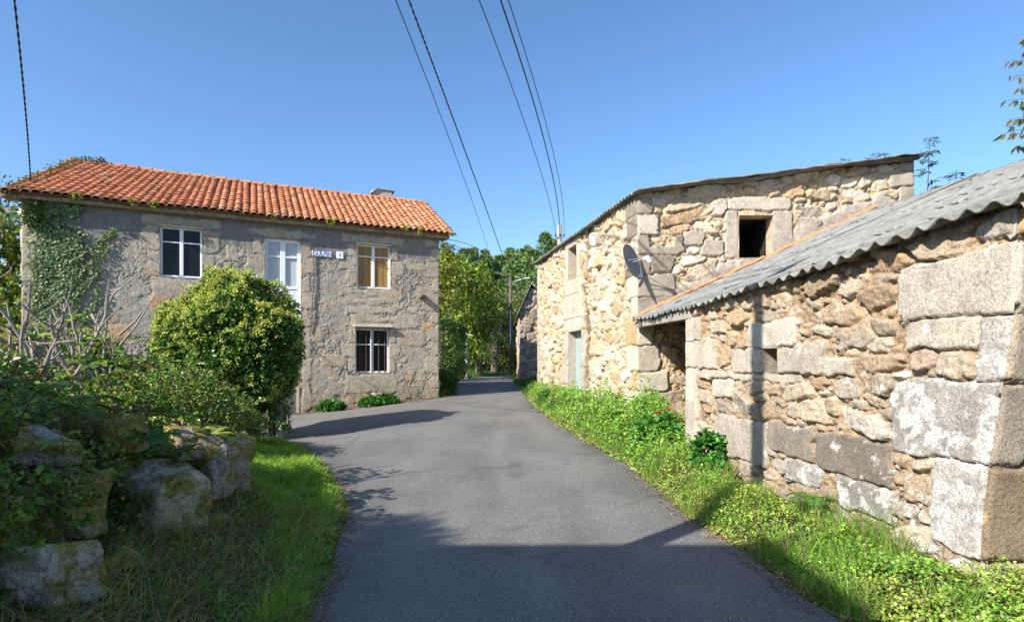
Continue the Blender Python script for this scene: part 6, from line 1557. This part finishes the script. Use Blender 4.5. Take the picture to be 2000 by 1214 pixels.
tree('bushy_tree', (1.2, 48, 1.3), 'olive green bushy tree behind the street lamp pole', [cr(1012, 640, 48, 1.5, 2.0), cr(1035, 610, 50, 1.7, 1.6), cr(1020, 680, 47, 1.4, 1.3)], ([(.6, 48, .8), (.6, 48, 3.5), (.8, 48, 5.5)], [.2, .15, .08]), .22, [(.10, .14, .04), (.14, .17, .05), (.08, .11, .03)], 204, cl=260, per=20, crad=.5)
tree('bushy_tree', (-3.5, 52, 1.3), 'olive green loose crown above the dark shaded tree', [cr(955, 600, 52, 2.0, 1.6), cr(985, 600, 53, 2.0, 1.6), cr(925, 570, 54, 1.8, 1.5)], ([(-2, 52, .8), (-2, 52, 3.5), (-1.8, 52, 5.0)], [.25, .18, .1]), .24, [(.12, .15, .04), (.16, .18, .05), (.08, .11, .03)], 205, cl=260, per=20, crad=.5)
mound('yellow_shrub', (.1, 46.5, bz + .5), (2.2, 1.2, 1.9), 'yellow green shrub under the lamp pole at the bend', [(.20, .24, .04), (.26, .28, .05), (.13, .17, .03)], 160, 22, .2, 206, mat='leaf', cat='shrub')
mound('low_shrub', (-2.6, 44.5, bz + .1), (1.6, 1.0, 1.5), 'dark low shrub at the feet of the trees at the bend', [(.07, .11, .02), (.11, .15, .03), (.05, .08, .02)], 120, 22, .18, 207, mat='leaf', cat='shrub')
# trimmed hedge beyond the house
hx = W(880, 640, 28.5); root = empty('hedge', (-3.6, 29.5, .7), 'tall dark trimmed hedge between the rendered house and the white pier', 'hedge'); r = np.random.default_rng(301)
n = 1200; p = r.uniform(-1, 1, (n, 3)); ax_ = r.integers(0, 3, n); p[np.arange(n), ax_] = np.sign(p[np.arange(n), ax_]) * 1; p = np.sign(p) * np.abs(p) ** .8; p /= np.maximum(1, (np.abs(p) ** 4).sum(1) ** .25)[:, None]
p = np.array((-4.05, 30.2, 2.15)) + p * np.array((1.45, 2.1, 1.55)) * (1 + .06 * fbm(p[:, 0] * 2, p[:, 1] * 2, p[:, 2] * 2, 2))[:, None]
clumps(p, .2, 16, .10, [(.05, .11, .02), (.035, .08, .015), (.07, .14, .025)], 'foliage', M['leaf'], root, r=r, cloc=(-4.05, 30.2, 2.0)); MB().tube([(-4.0, 30, .4), (-4, 30, 2.6)], .08, 6).build('stem', M['bark'], root)
mound('nettle_patch', (-2.95, 24.0, .75), (.55, 2.6, .45), 'dark green growth below the hedge along the left lane edge', G_MID, 200, 18, .11, 302, mat='leaf', cat='weeds', stems=False)
# tree and shrub at the far left of the house
tree('fig_tree', (-15.2, 15.5, -.6), 'leafy green and yellow tree left of the ivy covered house corner', [cr(25, 560, 15.3, 1.1, 1.6), cr(20, 470, 15.6, .9, .8), cr(-40, 520, 15.5, 1.5, 1.8), cr(40, 610, 14.8, .8, 1.0)], ([(-14.4, 15.5, -.8), (-14.5, 15.5, 1.5), (-14.6, 15.5, 2.6)], [.14, .10, .06]), .17, [(.10, .18, .03), (.16, .24, .04), (.06, .12, .02), (.28, .26, .03)], 208, cl=230, per=20, crad=.28, width=.85)
tree('leafy_sapling', (-14.9, 17.5, -.6), 'thin dark sapling whose top shows against the sky left of the roof', [cr(8, 400, 17.5, .5, .9), cr(22, 440, 17.5, .6, .6), cr(-6, 370, 17.6, .35, .5)], ([(-15.2, 17.5, -.8), (-15.4, 17.5, 3.0), (-15.5, 17.5, 4.6)], [.07, .05, .03]), .11, [(.05, .08, .03), (.07, .10, .035)], 209, cl=70, per=9, crad=.25, width=.5)
# shade trees behind the viewer
kx = math.cos(R(SUN_EL)) / math.sin(R(SUN_EL))
def caster(sx, sy, h): return (sx - kx * h * math.cos(R(SUN_AZ)), sy - kx * h * math.sin(R(SUN_AZ)), h)
a1 = caster(-2.6, 5.2, 6.2); a2 = caster(-4.1, 3.3, 6.0); a3 = caster(-1.5, 5.2, 6.2); a4 = caster(-.95, 5.0, 6.1)
tree('shade_tree', (a1[0], a1[1], 0), 'leafy tree behind the viewer shading the near bank', [(*a1, .70, .60, .30), (*a2, .8, .8, .3), (*a3, .62, .50, .26), (*a4, .40, .30, .14)], ([(a2[0], a2[1], 0), (a2[0], a2[1], 3), (a1[0] - .3, a1[1], 5)], [.2, .15, .08]), .10, G_MID, 210, cl=420, per=28, crad=.20, width=.5)

# ================================================================== pines on the hill
def make_pine(seed, h, name='pine_tree'):
    r = np.random.default_rng(seed); cs = []; m = 70
    for i in range(m):
        t = r.random() ** .8; zc = h * (.38 + .60 * t); rad = h * .20 * (1 - t ** 1.8 * .80) * r.uniform(.45, 1.05); a = r.uniform(0, 6.28); cs.append((math.cos(a) * rad, math.sin(a) * rad, zc))
    cs = np.array(cs); n = m * 26; ci = np.repeat(np.arange(m), 26); d = randdir(n, r); pos = cs[ci] + d * (h * .055 * (.4 + .7 * r.random(n)))[:, None] * np.array((1.15, 1.15, .55))
    tip = unit(d + np.array((0, 0, .7))); nr = unit(d * .5 + np.array((0, 0, .6)) + .6 * r.normal(size=(n, 3)))
    col = pick([(0.130, 0.221, 0.078), (0.169, 0.273, 0.085), (0.098, 0.163, 0.065), (0.221, 0.312, 0.104)], n, .18, r) * (1 + .25 * r.normal(size=(m, 1)))[ci].clip(.5, 1.6)
    root = empty(name, (0, 0, 0), 'pine tree among many on the wooded hill beyond the bend', 'pine tree', 'pine trees on the wooded hill')
    leaves('crown', pos, tip, nr, h * .055, col, M['needle'], root, width=.55)
    mb = MB(); mb.tube([(0, 0, -1), (0, 0, h * .5), (h * .01, 0, h * .93)], [h * .016, h * .011, h * .004], 7)
    for k in range(14): c = cs[r.integers(m)]; mb.tube([(0, 0, c[2] - h * .06), tuple(c)], [h * .004, h * .0015], 4, cap=False)
    mb.build('trunk', M['bark'], root)
    return root
protos = [make_pine(400 + i, h) for i, h in enumerate((7.5, 8.6, 8.0, 9.6, 7.0))]
def copy_tree(o):
    c = o.copy(); COL.objects.link(c)
    for ch in list(o.children):
        k = ch.copy(); COL.objects.link(k); k.parent = c
    return c
used = set(); r = np.random.default_rng(500); placed = []
tries = 0
while len(placed) < 120 and tries < 4000:
    tries += 1
    y_ = r.uniform(62, 150); kx_ = r.uniform(-.19, .075); x_ = kx_ * y_
    if any((x_ - a) ** 2 + (y_ - b) ** 2 < (2.1 + .008 * y_) ** 2 for a, b in placed): continue
    placed.append((x_, y_))
placed.sort(key=lambda q: q[1])
for i, (x_, y_) in enumerate(placed):
    k = i % 5; o = protos[k] if k not in used else copy_tree(protos[k]); used.add(k)
    o.location = (x_, y_, float(base_z(x_, y_)) - .2); o.rotation_euler = (0, 0, r.uniform(0, 6.28)); s_ = r.uniform(.75, 1.15); o.scale = (s_ * r.uniform(.9, 1.15), s_ * r.uniform(.9, 1.15), s_)
# broadleaf undergrowth on the lower slope
for k in range(16):
    y_ = r.uniform(54, 66); x_ = r.uniform(-.17, .07) * y_; g = float(base_z(x_, y_))
    tree('hill_tree', (x_, y_, g), 'broadleaf tree of the lower slope in front of the pines', [(x_, y_, g + 3.0, 1.9, 1.9, 2.2), (x_ + r.normal() * .8, y_, g + 4.6, 1.3, 1.3, 1.3)], ([(x_, y_, g - .5), (x_, y_, g + 2.5), (x_, y_, g + 4)], [.2, .15, .08]), .32, [[(.10, .14, .035), (.14, .18, .045)], [(.07, .11, .03), (.10, .14, .04)], [(.18, .19, .05), (.13, .15, .04)]][k % 3], 600 + k, cl=90, per=18, crad=.6, group='broadleaf trees of the lower slope')
